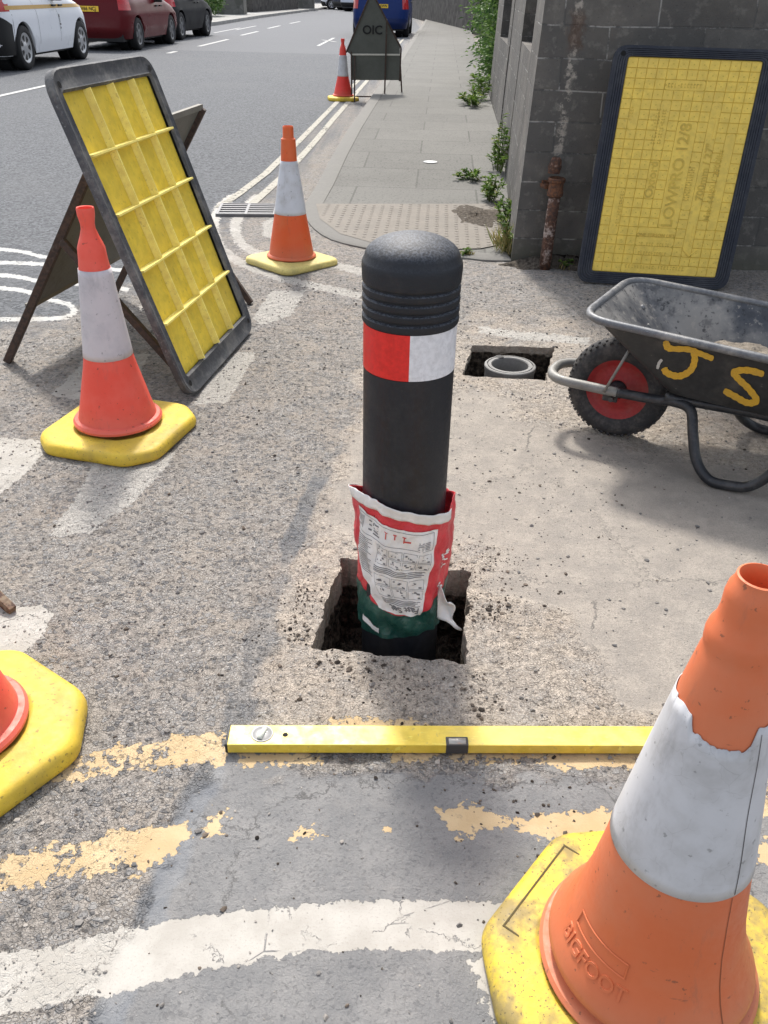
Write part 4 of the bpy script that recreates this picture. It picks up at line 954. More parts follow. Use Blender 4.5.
for (u_, v_, w_, hh_) in ((0.752, 0.70, 0.010, 0.10), (0.752, 0.75, 0.055, 0.006), (0.752, 0.20, 0.010, 0.10)):
    x_, z_ = -iw+2*iw*u_, rb_+ZH*v_; m = MB(); m.loft([[cv(x_-w_/2, -0.0055, z_-hh_/2), cv(x_+w_/2, -0.0055, z_-hh_/2), cv(x_+w_/2, -0.0055, z_+hh_/2), cv(x_-w_/2, -0.0055, z_+hh_/2)], [cv(x_-w_/2+.001, -0.0075, z_-hh_/2+.001), cv(x_+w_/2-.001, -0.0075, z_-hh_/2+.001), cv(x_+w_/2-.001, -0.0075, z_+hh_/2-.001), cv(x_-w_/2+.001, -0.0075, z_+hh_/2-.001)]], cap1=True); m.build('raised_mark', M_YEL_LID, root)
m = MB(); x_, z_ = -iw+2*iw*0.752, rb_+ZH*0.125
for s_ in (-1, 1):
    rib_p = [(x_, z_-0.03), (x_+s_*0.038, z_+0.008)]
    m.tube([cv(x_, -0.0065, z_-0.03), cv(x_+s_*0.038, -0.0065, z_+0.008)], 0.0035, 5)
m.build('raised_arrow', M_YEL_LID, root)
for x_ in (-hw+0.045, hw-0.045):
    for z_ in (LH-0.040,): m = MB(); m.lathe([(0.0, 0.0), (0.012, 0.0)], 14, M=Matrix.Translation(cv(x_, -0.0135, z_)) @ fr.to_4x4() @ Matrix.Rotation(PI/2, 4, 'X')); m.build('rim_hole', M_HOLE, root)

# ------------------------------------------------------------------ wheelbarrow (x along it from wheel to handles, y to its far side)
WX, WY, WR = 0.797, 2.716, R(-27)
wb = empty('wheelbarrow', (WX, WY, 0.0), WR); tag(wb, 'black wheelbarrow with red wheel rim and orange sprayed letters, loaded with sand', 'wheelbarrow')
TW = Matrix.Translation((WX, WY, 0)) @ Matrix.Rotation(WR, 4, 'Z'); TWi = TW.inverted()
M_FRAME = worn('black tube paint', (0.018, 0.020, 0.024), (0.15, 0.14, 0.13), 0.42, 0.35, 12, 0.3, 0.0004, 120, 0.1, 0.5, scratch=0.15)
M_FRAME2 = worn('bare dusty tube', (0.24, 0.235, 0.22), (0.07, 0.066, 0.06), 0.55, 0.5, 16, 0.4, 0.0004, 120, 0.3)
t = NT('barrow pan paint'); co = t.coord(); n1 = t.noise(co, 5, 5, 0.65); n2 = t.noise(co, 38, 4, 0.65); n3 = t.noise(co, 2.2, 3)
c = t.mix(t.step(n2, 0.3, 0.7), (0.020, 0.021, 0.022), (0.034, 0.034, 0.034)); c = t.mix(t.m('MULTIPLY', t.step(n1, 0.50, 0.75), 0.55), c, (0.12, 0.108, 0.095)); c = t.mix(t.m('MULTIPLY', t.step(n2, 0.66, 0.72), 0.4), c, (0.2, 0.18, 0.16))
panm = t.fin(c, 0.55, t.bump(n2, 0.3, 0.001), 0.0, 0.4)
t = NT('scoured pan inside'); co = t.coord(); n1 = t.noise(co, 4.5, 5, 0.65); n2 = t.noise(co, 40, 4, 0.65)
c = t.mix(t.step(n1, 0.32, 0.62), (0.060, 0.065, 0.075), (0.27, 0.258, 0.240)); c = t.mix(t.m('MULTIPLY', t.step(n2, 0.56, 0.66), 0.6), c, (0.34, 0.315, 0.28)); c = t.mix(t.m('MULTIPLY', t.step(n2, 0.42, 0.34), 0.75), c, (0.022, 0.022, 0.025)); c = t.mix(t.m('MULTIPLY', t.step(t.noise(co, 13, 5, 0.7), 0.54, 0.64), 0.5), c, (0.035, 0.036, 0.042))
inm = t.fin(c, t.lin(n1, 0.3, 0.7, 0.42, 0.62), t.bump(n2, 0.3, 0.001), 0.25, 0.4)
rimm = worn('scuffed pan lip', (0.13, 0.135, 0.145), (0.33, 0.315, 0.29), 0.48, 0.7, 11, 0.3, 0.0004, 80, 0.3, scratch=0.4)
NF, FF, FR, NR_ = Vector((-.105, -.200, .460)), Vector((-.070, .285, .465)), Vector((.80, .405, .385)), Vector((.80, -.285, .440))
bNF, bFF, bFR, bNR = Vector((.175, -.128, .235)), Vector((.175, .225, .235)), Vector((.62, .265, .235)), Vector((.62, -.165, .235))
def ringpts(cs, r):
    rp = round_poly(cs, r, 7); out = []
    for k in range(4):
        out += rp[k*8:k*8+8]; a, b_ = rp[k*8+7], rp[(k*8+8) % 32]; out += [a.lerp(b_, q/14) for q in range(1, 14)]
    return out
def panring(tt, grow=0.0, dz=0.0, rad=None):
    cs = [p.lerp(q, tt) for p, q in ((bNF, NF), (bFF, FF), (bFR, FR), (bNR, NR_))]
    ce = sum(cs, Vector())/4
    if grow: cs = [p + (Vector((p.x-ce.x, p.y-ce.y, 0))).normalized()*grow*1.35 for p in cs]
    if dz: cs = [p + Vector((0, 0, dz)) for p in cs]
    return dense(round_poly(cs, rad if rad else 0.05 + 0.05*tt, 7), 0.035) if False else ringpts(cs, rad if rad else 0.05 + 0.05*tt)
m = MB(); m.loft([panring(0.0, -0.05), panring(0.0, -0.012), panring(0.03), panring(0.25), panring(0.5), panring(0.75), panring(1.0)], cap0=True); m.build('pan', panm, wb, auto=40)
m = MB(); m.loft([panring(0.0, -0.055, 0.004), panring(0.0, -0.016, 0.004), panring(0.03, -0.004, 0.003), panring(0.25, -0.004), panring(0.5, -0.004), panring(0.75, -0.004), panring(1.0, -0.004)], cap0=True); m.build('pan_lining', inm, wb, auto=40)
m = MB(); lip = panring(1.0, 0.007, 0.002); m.tube(lip, 0.0125, 10, closed=True); m.build('rolled_lip', rimm, wb, smooth=True)
for a_, c_ in ((0.18, 0.72), (0.82, 0.72)):
    fA, fB = bNF.lerp(bFF, a_), NF.lerp(FF, a_); p = fA.lerp(fB, c_); m = MB(); m.lathe([(0.0, 0.006), (0.007, 0.005), (0.010, 0.001), (0.010, -0.004)], 12, M=Matrix.Translation(p + Vector((0.004, 0, 0.002))) @ (Vector((0.75, 0, 0.65))).to_track_quat('Z', 'Y').to_matrix().to_4x4()); m.build('bolt', rimm, wb, smooth=True)
# tyre and rim
rt0 = 0.175
whl = empty('wheel', (0, 0.0, rt0)); whl.parent = wb
Mw = Matrix.Rotation(PI/2, 4, 'X')
prof = []
for k in range(25):
    a = -PI*0.80 + 2*PI*0.80*k/24; prof.append((0.133 + 0.041*math.cos(a), 0.041*1.08*math.sin(a)))
m = MB(); m.lathe(prof, 72, M=Mw)
for k in range(42):
    a = 2*PI*k/42
    for s_ in (-1, 1):
        for (yy, rr_, wd) in ((0.012*s_, 0.1692, 0.008), (0.029*s_, 0.1615, 0.009)):
            aa = a + (0.06 if s_ > 0 else 0.0) + (0.10 if abs(yy) > .02 else 0)
            Mx = Matrix.Rotation(aa, 4, 'Y') @ Matrix.Translation((rr_, yy, 0)) @ Matrix.Rotation(-s_*(0.15 if abs(yy) < .02 else 0.85), 4, 'Z')
            m.box(None, (0.006, 0.017, wd), M=Mx)
m.build('tyre', M_TYRE, whl, auto=40)
M_RIM = worn('red rim paint', (0.30, 0.022, 0.022), (0.17, 0.09, 0.075), 0.5, 0.5, 14, 0.3, 0.0004, 60)
m = MB()
m.lathe([(0.030, 0.020), (0.034, 0.026), (0.06, 0.022), (0.075, 0.016), (0.090, 0.020), (0.100, 0.030), (0.108, 0.034), (0.109, 0.030), (0.109, -0.030), (0.108, -0.034), (0.100, -0.030), (0.090, -0.020), (0.06, -0.022), (0.034, -0.026), (0.03, -0.02)], 48, M=Mw); m.build('rim', M_RIM, whl, auto=40)
m = MB(); m.lathe([(0.0, 0.052), (0.012, 0.052), (0.014, 0.046), (0.026, 0.030), (0.030, 0.02), (0.030, -0.02), (0.026, -0.030), (0.014, -0.046), (0.012, -0.052), (0, -0.052)], 24, M=Mw); m.build('hub', M_FRAME, whl, auto=40)
# tube frame
def tubeobj(name, pts, r, mat, k=6, parent=wb):
    m = MB(); m.tube(catmull(pts, k), r, 14); return m.build(name, mat, parent, smooth=True)
rf = 0.0165
tubeobj('front_loop', [(0.02, -0.098, 0.195), (-0.10, -0.098, 0.196), (-0.180, -0.090, 0.196), (-0.222, -0.055, 0.196), (-0.232, 0.0, 0.196), (-0.222, 0.055, 0.196), (-0.180, 0.090, 0.196), (-0.10, 0.098, 0.196), (0.02, 0.098, 0.195)], rf, M_FRAME2)
for s_ in (-1, 1):
    l0 = 0.098*s_; l1 = (-0.222 if s_ < 0 else 0.262)
    dx_ = 0.0 if s_ < 0 else 0.075
    tubeobj('leg', [(0.015, l0, 0.195), (0.13, l0*1.05, 0.199), (0.205+dx_, l0*1.15, 0.208), (0.258+dx_, l0+(l1-l0)*0.25, 0.198), (0.285+dx_, l0+(l1-l0)*0.55, 0.135), (0.315+dx_, l0+(l1-l0)*0.8, 0.065), (0.365+dx_, l1, 0.022), (0.425+dx_, l1, 0.0168), (0.485+dx_, l1, 0.030), (0.535+dx_, l1*0.98, 0.085), (0.565+dx_, l1*0.93, 0.155), (0.595+dx_, l1*0.85, 0.212)], rf, M_FRAME, 7)
    tubeobj('handle_tube', [(0.17, l0*1.12, 0.217), (0.45, l0*1.5+0.04, 0.222), (0.72, 0.03+s_*0.235, 0.255), (0.95, 0.03+s_*0.285, 0.36), (1.10, 0.03+s_*0.29, 0.47), (1.32, 0.03+s_*0.29, 0.52)], rf, M_FRAME)
    tubeobj('handle_grip', [(1.22, 0.03+s_*0.29, 0.503), (1.34, 0.03+s_*0.29, 0.524)], 0.021, M_BLACKPL)
    tubeobj('stay', [(-0.025, 0.115*s_, 0.195), (0.038, 0.122*s_+0.01, 0.365)], 0.0048, M_FRAME2, 2)
    m = MB(); m.box((-0.01, 0.075*s_, 0.172), (0.05, 0.012, 0.045), 0, 0.003); m.tube([(0, 0.06*s_, 0.170), (0, 0.112*s_, 0.170)], 0.0085, 8); m.build('axle_bracket', M_FRAME, wb)
# sprayed letters on the near side of the pan
sA, sB, sC, sD = bNF, bNR, NR_, NF
nside = ((sB-sA).cross(sD-sA)).normalized()
oW = TW @ sA; nW = (TW.to_3x3() @ nside)
def proj(p):
    q = cam_inv @ p; return (384 + FPX*q.x/-q.z, 512 - FPX*q.y/-q.z)
cam_inv = cam.matrix_world.inverted()
def patch(s_, t_): return sA.lerp(sB, s_).lerp(sD.lerp(sC, s_), t_)
def onside(zx, zy, off=0.002):
    tx, ty = 540+zx*0.2969, 270+zy*0.2968; s_, t_ = 0.4, 0.5
    for _ in range(12):
        a = proj(TW @ patch(s_, t_)); b_ = proj(TW @ patch(s_+1e-3, t_)); c_ = proj(TW @ patch(s_, t_+1e-3))
        j = ((b_[0]-a[0])/1e-3, (c_[0]-a[0])/1e-3, (b_[1]-a[1])/1e-3, (c_[1]-a[1])/1e-3); dt = j[0]*j[3]-j[1]*j[2]; rx, ry = tx-a[0], ty-a[1]
        s_ += (j[3]*rx-j[1]*ry)/dt; t_ += (-j[2]*rx+j[0]*ry)/dt
    return patch(s_, t_) + (nside*-off if nside.y > 0 else nside*off)
sprm = worn('orange marker spray', (0.62, 0.36, 0.035), (0.40, 0.26, 0.07), 0.6, 0.5, 30, 0.3)
def stroke(m, pts, w):
    P2 = catmull([(x, y, 0) for x, y in pts], 8); L = []; Rr = []
    for i, p in enumerate(P2):
        tn = (P2[min(i+1, len(P2)-1)]-P2[max(i-1, 0)]).normalized(); n = Vector((-tn.y, tn.x, 0)); k = i/(len(P2)-1); e = min(1, (k*(len(P2)-1)+0.6)/2.2, ((1-k)*(len(P2)-1)+0.6)/2.2)**0.5
        ww = w*e*(1+0.10*math.sin(i*1.7)); L.append(p+n*ww); Rr.append(p-n*ww)
    V_ = [onside(p.x, p.y, 0.0022) for p in L] + [onside(p.x, p.y, 0.0022) for p in Rr]; n = len(L)
    m.add(V_, [(i, i+1, n+i+1, n+i) for i in range(n-1)])
m = MB(); m.cur = 0
stroke(m, [(425, 236), (440, 262), (500, 266), (545, 282), (585, 298)], 9.5); m.build('sprayed_letter', sprm, wb, solid=0.0006)
m = MB(); stroke(m, [(516, 262), (522, 300), (508, 336), (470, 356), (430, 346), (418, 328)], 11)
stroke(m, [(425, 238), (428, 258), (445, 266)], 10)
m.build('sprayed_letter', sprm, wb, solid=0.0006)
m = MB(); stroke(m, [(755, 350), (700, 336), (655, 342), (668, 364), (705, 400), (730, 438), (700, 446), (660, 426), (620, 404)], 11); m.build('sprayed_letter', sprm, wb, solid=0.0006)
m = MB(); stroke(m, [(412, 300), (402, 312), (396, 332)], 5); m.build('scrape_mark', plain('bare scrape', (0.45, 0.44, 0.42), 0.6), wb)
# sand lying in the pan
inner = [TW @ p for p in panring(0.22, -0.022)]
cz0 = sum(inner, Vector())/len(inner)
m = MB(); rings = []
for k in range(22):
    f = 1 - k/21; rg = []
    for p in inner:
        q = cz0.lerp(p, f); lp = TWi @ q
        z = 0.285 + 0.070*(1-f**2) + 0.035*math.exp(-((lp.x-0.45)**2+(lp.y+0.06)**2)/0.03) - 0.03*max(0, 0.25-lp.x)/0.2
        z += 0.018*float(fbm(np.array([q.x]), np.array([q.y]), 16, 131, 4, 0.6)[0]); rg.append(Vector((q.x, q.y, z)))
    rings.append(rg)
m.loft(rings, cap1=True)
t = NT('damp sand'); P = t.pos(); n = t.noise(P, 40, 5, 0.65); n2 = t.noise(P, 260, 2, 0.6)
c = t.mix(t.step(n, 0.3, 0.7), (0.17, 0.145, 0.115), (0.32, 0.275, 0.22)); c = t.mix(t.m('MULTIPLY', t.step(n2, 0.6, 0.7), 0.5), c, (0.09, 0.075, 0.06))
so_ = m.build('sand', t.fin(c, 0.95, t.bump(t.m('ADD', n, t.m('MULTIPLY', n2, 0.5)), 0.9, 0.006), 0, 0.1), None, smooth=True)
tag(so_, 'heap of grey brown sand lying in the wheelbarrow pan', 'sand', kind='stuff')

# ------------------------------------------------------------------ plastic pipe socket in the second hole
rgx, rgy = at(510, 366, -0.02).x, at(510, 366, -0.02).y
rg_o = empty('pipe_socket', (rgx, rgy, -0.155)); tag(rg_o, 'grey plastic pipe socket set upright in the small square hole', 'pipe')
M_PVC = worn('dusty grey plastic', (0.21, 0.205, 0.195), (0.11, 0.10, 0.09), 0.6, 0.5, 20, 0.4)
m = MB(); m.lathe([(0.104, 0.0), (0.104, 0.118), (0.107, 0.120), (0.108, 0.138), (0.105, 0.141), (0.098, 0.142), (0.0975, 0.136), (0.093, 0.136), (0.0925, 0.142), (0.080, 0.142), (0.077, 0.138), (0.076, 0.0)], 56); m.build('socket_wall', M_PVC, rg_o, auto=35)
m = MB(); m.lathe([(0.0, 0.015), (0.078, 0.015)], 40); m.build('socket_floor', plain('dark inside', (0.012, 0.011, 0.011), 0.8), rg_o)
m = MB(); m.box((-0.035, 0.088, 0.133), (0.028, 0.034, 0.022), 0.3, 0.004); m.build('clip', plain('black clip', (0.015, 0.015, 0.015), 0.6), rg_o)
# ------------------------------------------------------------------ pavement, kerb, tactile paving
KD = Vector((0.0505, 1.0, 0)).normalized()
def kx(y): return -0.611 + 0.0505*(y-6.32)
def wallx(y): return 0.745 + 0.0875*(y-5.2) if y < 9.2 else (1.095 + 0.06*(y-9.2))
PZ = 0.010
near = [(0.70, 4.93), (0.55, 4.93), (0.38, 4.985), (0.13, 5.02), (-0.10, 5.12), (-0.36, 5.33), (-0.52, 5.70), (-0.58, 6.05), (-0.611, 6.35)]
def kerb_z(y): return PZ + 0.085*float(sstep(6.6, 9.0, np.array(float(y))))
left = [(kx(y), y) for y in (7, 8, 9.5, 12, 15, 20, 26, 33, 45, 70, 120)]
near = [(p.x, p.y) for p in catmull([(a, b_, 0) for a, b_ in near], 3)]
out = near + left
inn = [(max(wallx(y), 0.72) + 0.12, y) for y in [max(4.94 + 0.001*i_, q[1]) for i_, q in enumerate(near)] + [7, 8, 9.5, 12, 15, 20, 26, 33, 45, 70, 120]]
t = NT('pavement slabs'); P = t.pos(); n1 = t.noise(P, 1.3, 5, 0.6); n2 = t.noise(P, 60, 4, 0.65); n3 = t.noise(P, 9, 4, 0.6)
br = t.n('ShaderNodeTexBrick'); mp = t.n('ShaderNodeMapping'); t.l(P, mp.inputs['Vector']); mp.inputs['Location'].default_value = (0.61, -0.33, 0); mp.inputs['Rotation'].default_value = (0, 0, 0.05)
t.l(mp.outputs[0], br.inputs['Vector'])
for k, v in (('Scale', 1.0), ('Mortar Size', 0.008), ('Mortar Smooth', 0.2), ('Brick Width', 0.92), ('Row Height', 0.66), ('Bias', 0.0)): br.inputs[k].default_value = v
br.offset = 0.5
br.inputs['Color1'].default_value = (0.155, 0.152, 0.140, 1); br.inputs['Color2'].default_value = (0.175, 0.171, 0.157, 1); br.inputs['Mortar'].default_value = (0.108, 0.105, 0.096, 1)
c = t.mix(t.m('MULTIPLY', t.step(n1, 0.4, 0.66), 0.40), br.outputs['Color'], (0.125, 0.122, 0.112)); c = t.mix(t.m('MULTIPLY', t.step(n2, 0.48, 0.34), 0.65), c, (0.055, 0.055, 0.051)); c = t.mix(t.m('MULTIPLY', t.step(n3, 0.52, 0.7), 0.25), c, (0.19, 0.183, 0.168))
M_PAV = t.fin(c, 0.92, t.bump(n2, 0.4, 0.002), 0, 0.2)
M_KERB = worn('kerb stone', (0.165, 0.159, 0.145), (0.15, 0.145, 0.135), 0.9, 0.6, 5, 0.3, 0.002, 60)
M_TACT = worn('buff tactile slab', (0.200, 0.180, 0.154), (0.145, 0.132, 0.115), 0.9, 0.6, 4, 0.3, 0.0015, 80)
m = MB(); KW = 0.13
L = []
for i, (x, y) in enumerate(out):
    a = Vector(out[max(i-1, 0)]); b_ = Vector(out[min(i+1, len(out)-1)]); tn = (b_-a).normalized(); L.append(Vector((tn.y, -tn.x)))
ko = [Vector((x, y, 0)) for x, y in out]; ki = [Vector((x+n.x*KW, y+n.y*KW, 0)) for (x, y), n in zip(out, L)]
# slabs: from the back of the kerb to the wall
m.add([(p.x, p.y, kerb_z(p.y)) for p in ki] + [(x, y, kerb_z(y)) for x, y in inn], [(i, i+1, len(ki)+i+1, len(ki)+i) for i in range(len(ki)-1)])
pv = m.build('pavement', M_PAV); tag(pv, kind='structure')
m = MB(); g = 0.004
m.loft([[Vector((p.x, p.y, -0.05)) for p in ko], [Vector((p.x, p.y, kerb_z(p.y)-0.006+0.004)) for p in ko], [Vector((p.x, p.y, 0)).lerp(Vector((q.x, q.y, 0)), 0.12) + Vector((0, 0, kerb_z(p.y)+g)) for p, q in zip(ko, ki)], [Vector((q.x, q.y, kerb_z(p.y)+g)) for p, q in zip(ko, ki)], [Vector((q.x, q.y, kerb_z(p.y)-0.03)) for p, q in zip(ko, ki)]], closed=False)
kb = m.build('kerb', M_KERB, auto=40); tag(kb, kind='structure')
m = MB()
tp = [(p.x, p.y) for p in wp([(316, 206), (320, 221), (340, 236), (375, 246), (430, 252), (480, 251), (505, 246), (499, 206), (440, 206)])]
m.add([(x, y, PZ+0.006) for x, y in tp], [tuple(range(len(tp)))])
for i in range(40):
    for j in range(28):
        x, y = -0.5+i*0.064, 5.05+j*0.064; xx = x+0.05*(y-5)
        if float(sdf_poly(np.array([xx]), np.array([y]), tp)[0]) < 0.02: continue
        zt = PZ+0.006; m.lathe([(0.0145, zt), (0.011, zt+0.0026), (0.007, zt+0.0032)], 8, c=(xx, y, 0), cap1=True)
tc = m.build('tactile_paving', M_TACT); tag(tc, kind='structure')
# painted lines further along the road (thin sheets)
t = NT('worn road paint'); P = t.pos(); n1 = t.noise(P, 30, 4, 0.65); n2 = t.noise(P, 3, 3)
wr = t.step(t.m('ADD', t.m('MULTIPLY', n1, 0.8), t.m('MULTIPLY', n2, 0.35)), 0.72, 0.62)
t.fin(t.mix(n2, (0.30, 0.285, 0.24), (0.38, 0.362, 0.31)), 0.85)
tr = t.n('ShaderNodeBsdfTransparent'); mx = t.n('ShaderNodeMixShader'); t.l(wr, mx.inputs[0]); t.l(tr.outputs[0], mx.inputs[1]); t.l(t.b.outputs[0], mx.inputs[2]); t.l(mx.outputs[0], t.out.inputs['Surface']); M_LINE = t.mat
t = NT('white road paint'); P = t.pos(); n1 = t.noise(P, 30, 4, 0.65)
t.fin((0.42, 0.42, 0.41), 0.85); tr = t.n('ShaderNodeBsdfTransparent'); mx = t.n('ShaderNodeMixShader'); t.l(t.step(n1, 0.68, 0.60), mx.inputs[0]); t.l(tr.outputs[0], mx.inputs[1]); t.l(t.b.outputs[0], mx.inputs[2]); t.l(mx.outputs[0], t.out.inputs['Surface']); M_WLINE = t.mat
def strip(m, pts, w, z=0.005):
    Pp = [Vector((p[0], p[1])) for p in pts]; V_ = []
    for i, p in enumerate(Pp):
        tn = (Pp[min(i+1, len(Pp)-1)]-Pp[max(i-1, 0)]).normalized(); n = Vector((-tn.y, tn.x))
        V_ += [(p.x+n.x*w/2, p.y+n.y*w/2, z), (p.x-n.x*w/2, p.y-n.y*w/2, z)]
    m.add(V_, [(2*i, 2*i+1, 2*i+3, 2*i+2) for i in range(len(Pp)-1)])
m = MB()
strip(m, [(-1.20, 6.18), (-1.136, 6.62), (-1.04, 7.5), (-0.935, 9.3)] + [(kx(y)-0.475, y) for y in (11, 12.5, 18, 25, 31)], 0.066)
strip(m, [(-1.00, 6.17), (-0.955, 6.62), (-0.875, 7.5), (-0.775, 9.3)] + [(kx(y)-0.325, y) for y in (11, 12.5, 18, 25, 31)], 0.066)
tag(m.build('road_marking', M_LINE), kind='structure')
m = MB()
def dash(a, b_, w): strip(m, [at(*a), at(*b_)], w)
dash((-80, 114), (50, 85), 0.10); dash((199, 46.5), (228, 39.5), 0.12); dash((241, 35.5), (258, 31.5), 0.12); dash((268, 28.5), (280, 25.8), 0.12); dash((290, 23.6), (300, 21.6), 0.12); dash((168, 53.5), (176, 51.5), 0.12)
for a, b_ in (((214, 33), (240, 28)), ((236, 30), (256, 26)), ((318, 46), (334, 38)), ((322, 40), (336, 42))): dash(a, b_, 0.09)
tag(m.build('road_marking', M_WLINE), kind='structure')
# far pavement on the other side of the road
m = MB(); fl = [(-8.75, 8), (-8.35, 20), (-7.55, 33), (-7.05, 39), (-6.75, 50), (-6.0, 62), (-5.0, 80), (-2, 110)]
for w0, w1, z in ((0.0, 0.16, 0.125), (0.16, 3.2, 0.12)):
    m.add([(x-w0, y, z) for x, y in fl] + [(x-w1, y, z) for x, y in fl], [(i, i+1, len(fl)+i+1, len(fl)+i) for i in range(len(fl)-1)])
m.add([(x, y, 0) for x, y in fl] + [(x, y, 0.125) for x, y in fl], [(i, i+1, len(fl)+i+1, len(fl)+i) for i in range(len(fl)-1)])
tag(m.build('far_pavement', plain('far paving', (0.27, 0.265, 0.25), 0.9, var=0.12, sc=2)), kind='structure')
# oil-black tar patch and little utility lid
uc = empty('utility_cover', (0.338, 7.87, kerb_z(7.87))); tag(uc, 'small round pale metal lid set in the pavement', 'utility cover')
m = MB(); m.lathe([(0.058, 0.001), (0.057, 0.004), (0.0, 0.004)], 28); m.build('lid', plain('pale lid', (0.50, 0.50, 0.49), 0.5), uc)
m = MB(); m.lathe([(0.068, 0.0005), (0.066, 0.0035), (0.059, 0.0035), (0.0585, 0.001)], 28); m.build('lid_frame', M_GREY, uc)
# road drain
dr = empty('drain_grate', (-0.985, 6.085, 0.0), 0.06); tag(dr, 'cast iron drain grate in the gutter at the end of the double lines', 'drain grate')
m = MB()
for s_ in (-1, 1): m.box((s_*0.192, 0, 0.009), (0.018, 0.34, 0.02)); m.box((0, s_*0.163, 0.0092), (0.366, 0.014, 0.02))
m.box((0, 0, 0.0088), (0.018, 0.312, 0.02)); m.build('grate_frame', worn('worn iron', (0.14, 0.14, 0.145), (0.13, 0.12, 0.11), 0.5, 0.5, 20, 0.3, 0.0005, 60, 0.3), dr)
for k in range(5):
    for s_ in (-1, 1):
        m = MB(); m.box((s_*0.096, -0.125+k*0.0625, 0.008), (0.174, 0.026, 0.018)); m.build('grate_bar', worn('worn iron bar', (0.13, 0.13, 0.135), (0.13, 0.12, 0.11), 0.5, 0.5, 20, 0.3, 0.0005, 60, 0.3), dr)
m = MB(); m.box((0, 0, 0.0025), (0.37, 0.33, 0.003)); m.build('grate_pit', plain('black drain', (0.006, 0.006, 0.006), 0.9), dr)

# ------------------------------------------------------------------ triangular sign standing further up the pavement, seen from behind
s2 = empty('folding_sign', (-0.30, 13.10, 0.0), R(2)); tag(s2, 'dull grey triangular folding sign with black stencilled letters on the pavement kerb', 'road sign')
def bx2(m, p, q, w):
    p, q = Vector(p), Vector(q); z = (q-p); L_ = z.length; z.normalize(); x = Vector((0, 1, 0)).cross(z).normalized(); y = z.cross(x)
    m.box(None, (w, w, L_), M=Matrix(((x.x, y.x, z.x, (p.x+q.x)/2), (x.y, y.y, z.y, (p.y+q.y)/2), (x.z, y.z, z.z, (p.z+q.z)/2), (0, 0, 0, 1))))
tri = [(-0.375, 0.0, 0.575), (0.375, 0.02, 0.665), (-0.02, 0.06, 1.30)]
rec = [(-0.275, -0.01, 0.255), (0.385, -0.01, 0.265), (0.385, 0.0, 0.575), (-0.275, 0.0, 0.56)]
M_PLT = worn('grey green sign back', (0.105, 0.110, 0.095), (0.06, 0.06, 0.05), 0.65, 0.5, 5, 0.2, 0.0004, 60, 0.2)
m = MB(); m.add([(-0.275, 0.012, 0.555), (0.385, 0.012, 0.575), (0.385, 0.02, 0.66), (-0.005, 0.06, 1.28), (-0.335, 0.02, 0.60)], [(0, 1, 2, 3, 4)]); m.build('triangle_plate', M_PLT, s2, solid=0.004)
m = MB(); m.add(rec, [(0, 1, 2, 3)]); m.build('lower_plate', M_PLT, s2, solid=0.004)
m = MB()
for p, q in (((-0.345, 0.015, 0.585), (-0.005, 0.06, 1.30)), ((-0.005, 0.06, 1.30), (0.40, 0.02, 0.655)), ((0.40, 0.02, 0.655), (0.39, -0.01, 0.25))): bx2(m, p, q, 0.022)
m.build('plate_frame', M_RUST, s2)
m = MB(); bx2(m, (-0.275, -0.004, 0.566), (0.385, -0.004, 0.574), 0.020); m.build('pale_strip', plain('pale strip', (0.55, 0.53, 0.46), 0.6), s2)
for p, q in (((-0.275, -0.015, 0.60), (-0.268, -0.04, 0.004)), ((0.20, -0.028, 0.98), (0.185, -0.02, 0.004)), ((-0.23, -0.20, 0.004), (-0.23, 0.0, 0.56)), ((0.385, 0.01, 0.57), (0.445, 0.28, 0.004))):
    m = MB(); bx2(m, p, q, 0.020); m.build('leg', M_RUST, s2)
m = MB(); bx2(m, (-0.27, -0.035, 0.055), (0.185, -0.022, 0.055), 0.016); m.build('cross_bar', M_RUST, s2)
m = MB(); vs_, fs_ = text_geo('OIC', 0.145, 0, 0.003); m.add([(x*1.05 + 0.01, 0.012-0.0045-0.006 + (y+0.83-0.6)*0.055, y+0.855) for x, y, z in vs_], fs_)
m.build('stencilled_letters', plain('black stencil paint', (0.012, 0.012, 0.012), 0.7), s2, solid=0.001)

# ------------------------------------------------------------------ block-built building on the right
bd = empty('stone_building', (0.712, 4.93, 0.0)); tag(bd, 'tall dark grey block building with narrow slot openings at the pavement corner', 'building')
bo = Vector(bd.location)
t = NT('sooty block wall'); P = t.pos(); sx, sy, sz = t.sep(P); along = t.m('ADD', sx, t.m('MULTIPLY', sy, 1.0))
vec = t.comb(t.m('ADD', along, 0.13), t.m('ADD', sz, 0.002), 0.0)
br = t.n('ShaderNodeTexBrick'); nwarp = t.noise(P, 3.0, 3); t.l(t.mix(0.022, vec, t.comb(nwarp, nwarp, nwarp), 'ADD'), br.inputs['Vector'])
for k, v in (('Scale', 1.0), ('Mortar Size', 0.0045), ('Mortar Smooth', 0.3), ('Brick Width', 0.44), ('Row Height', 0.150), ('Bias', 0.0)): br.inputs[k].default_value = v
br.inputs['Color1'].default_value = (0.110, 0.102, 0.092, 1); br.inputs['Color2'].default_value = (0.165, 0.152, 0.136, 1); br.inputs['Mortar'].default_value = (0.10, 0.098, 0.092, 1)
n1 = t.noise(P, 2.2, 5, 0.62); n2 = t.noise(P, 18, 5, 0.65); n3 = t.noise(P, 130, 3, 0.6)
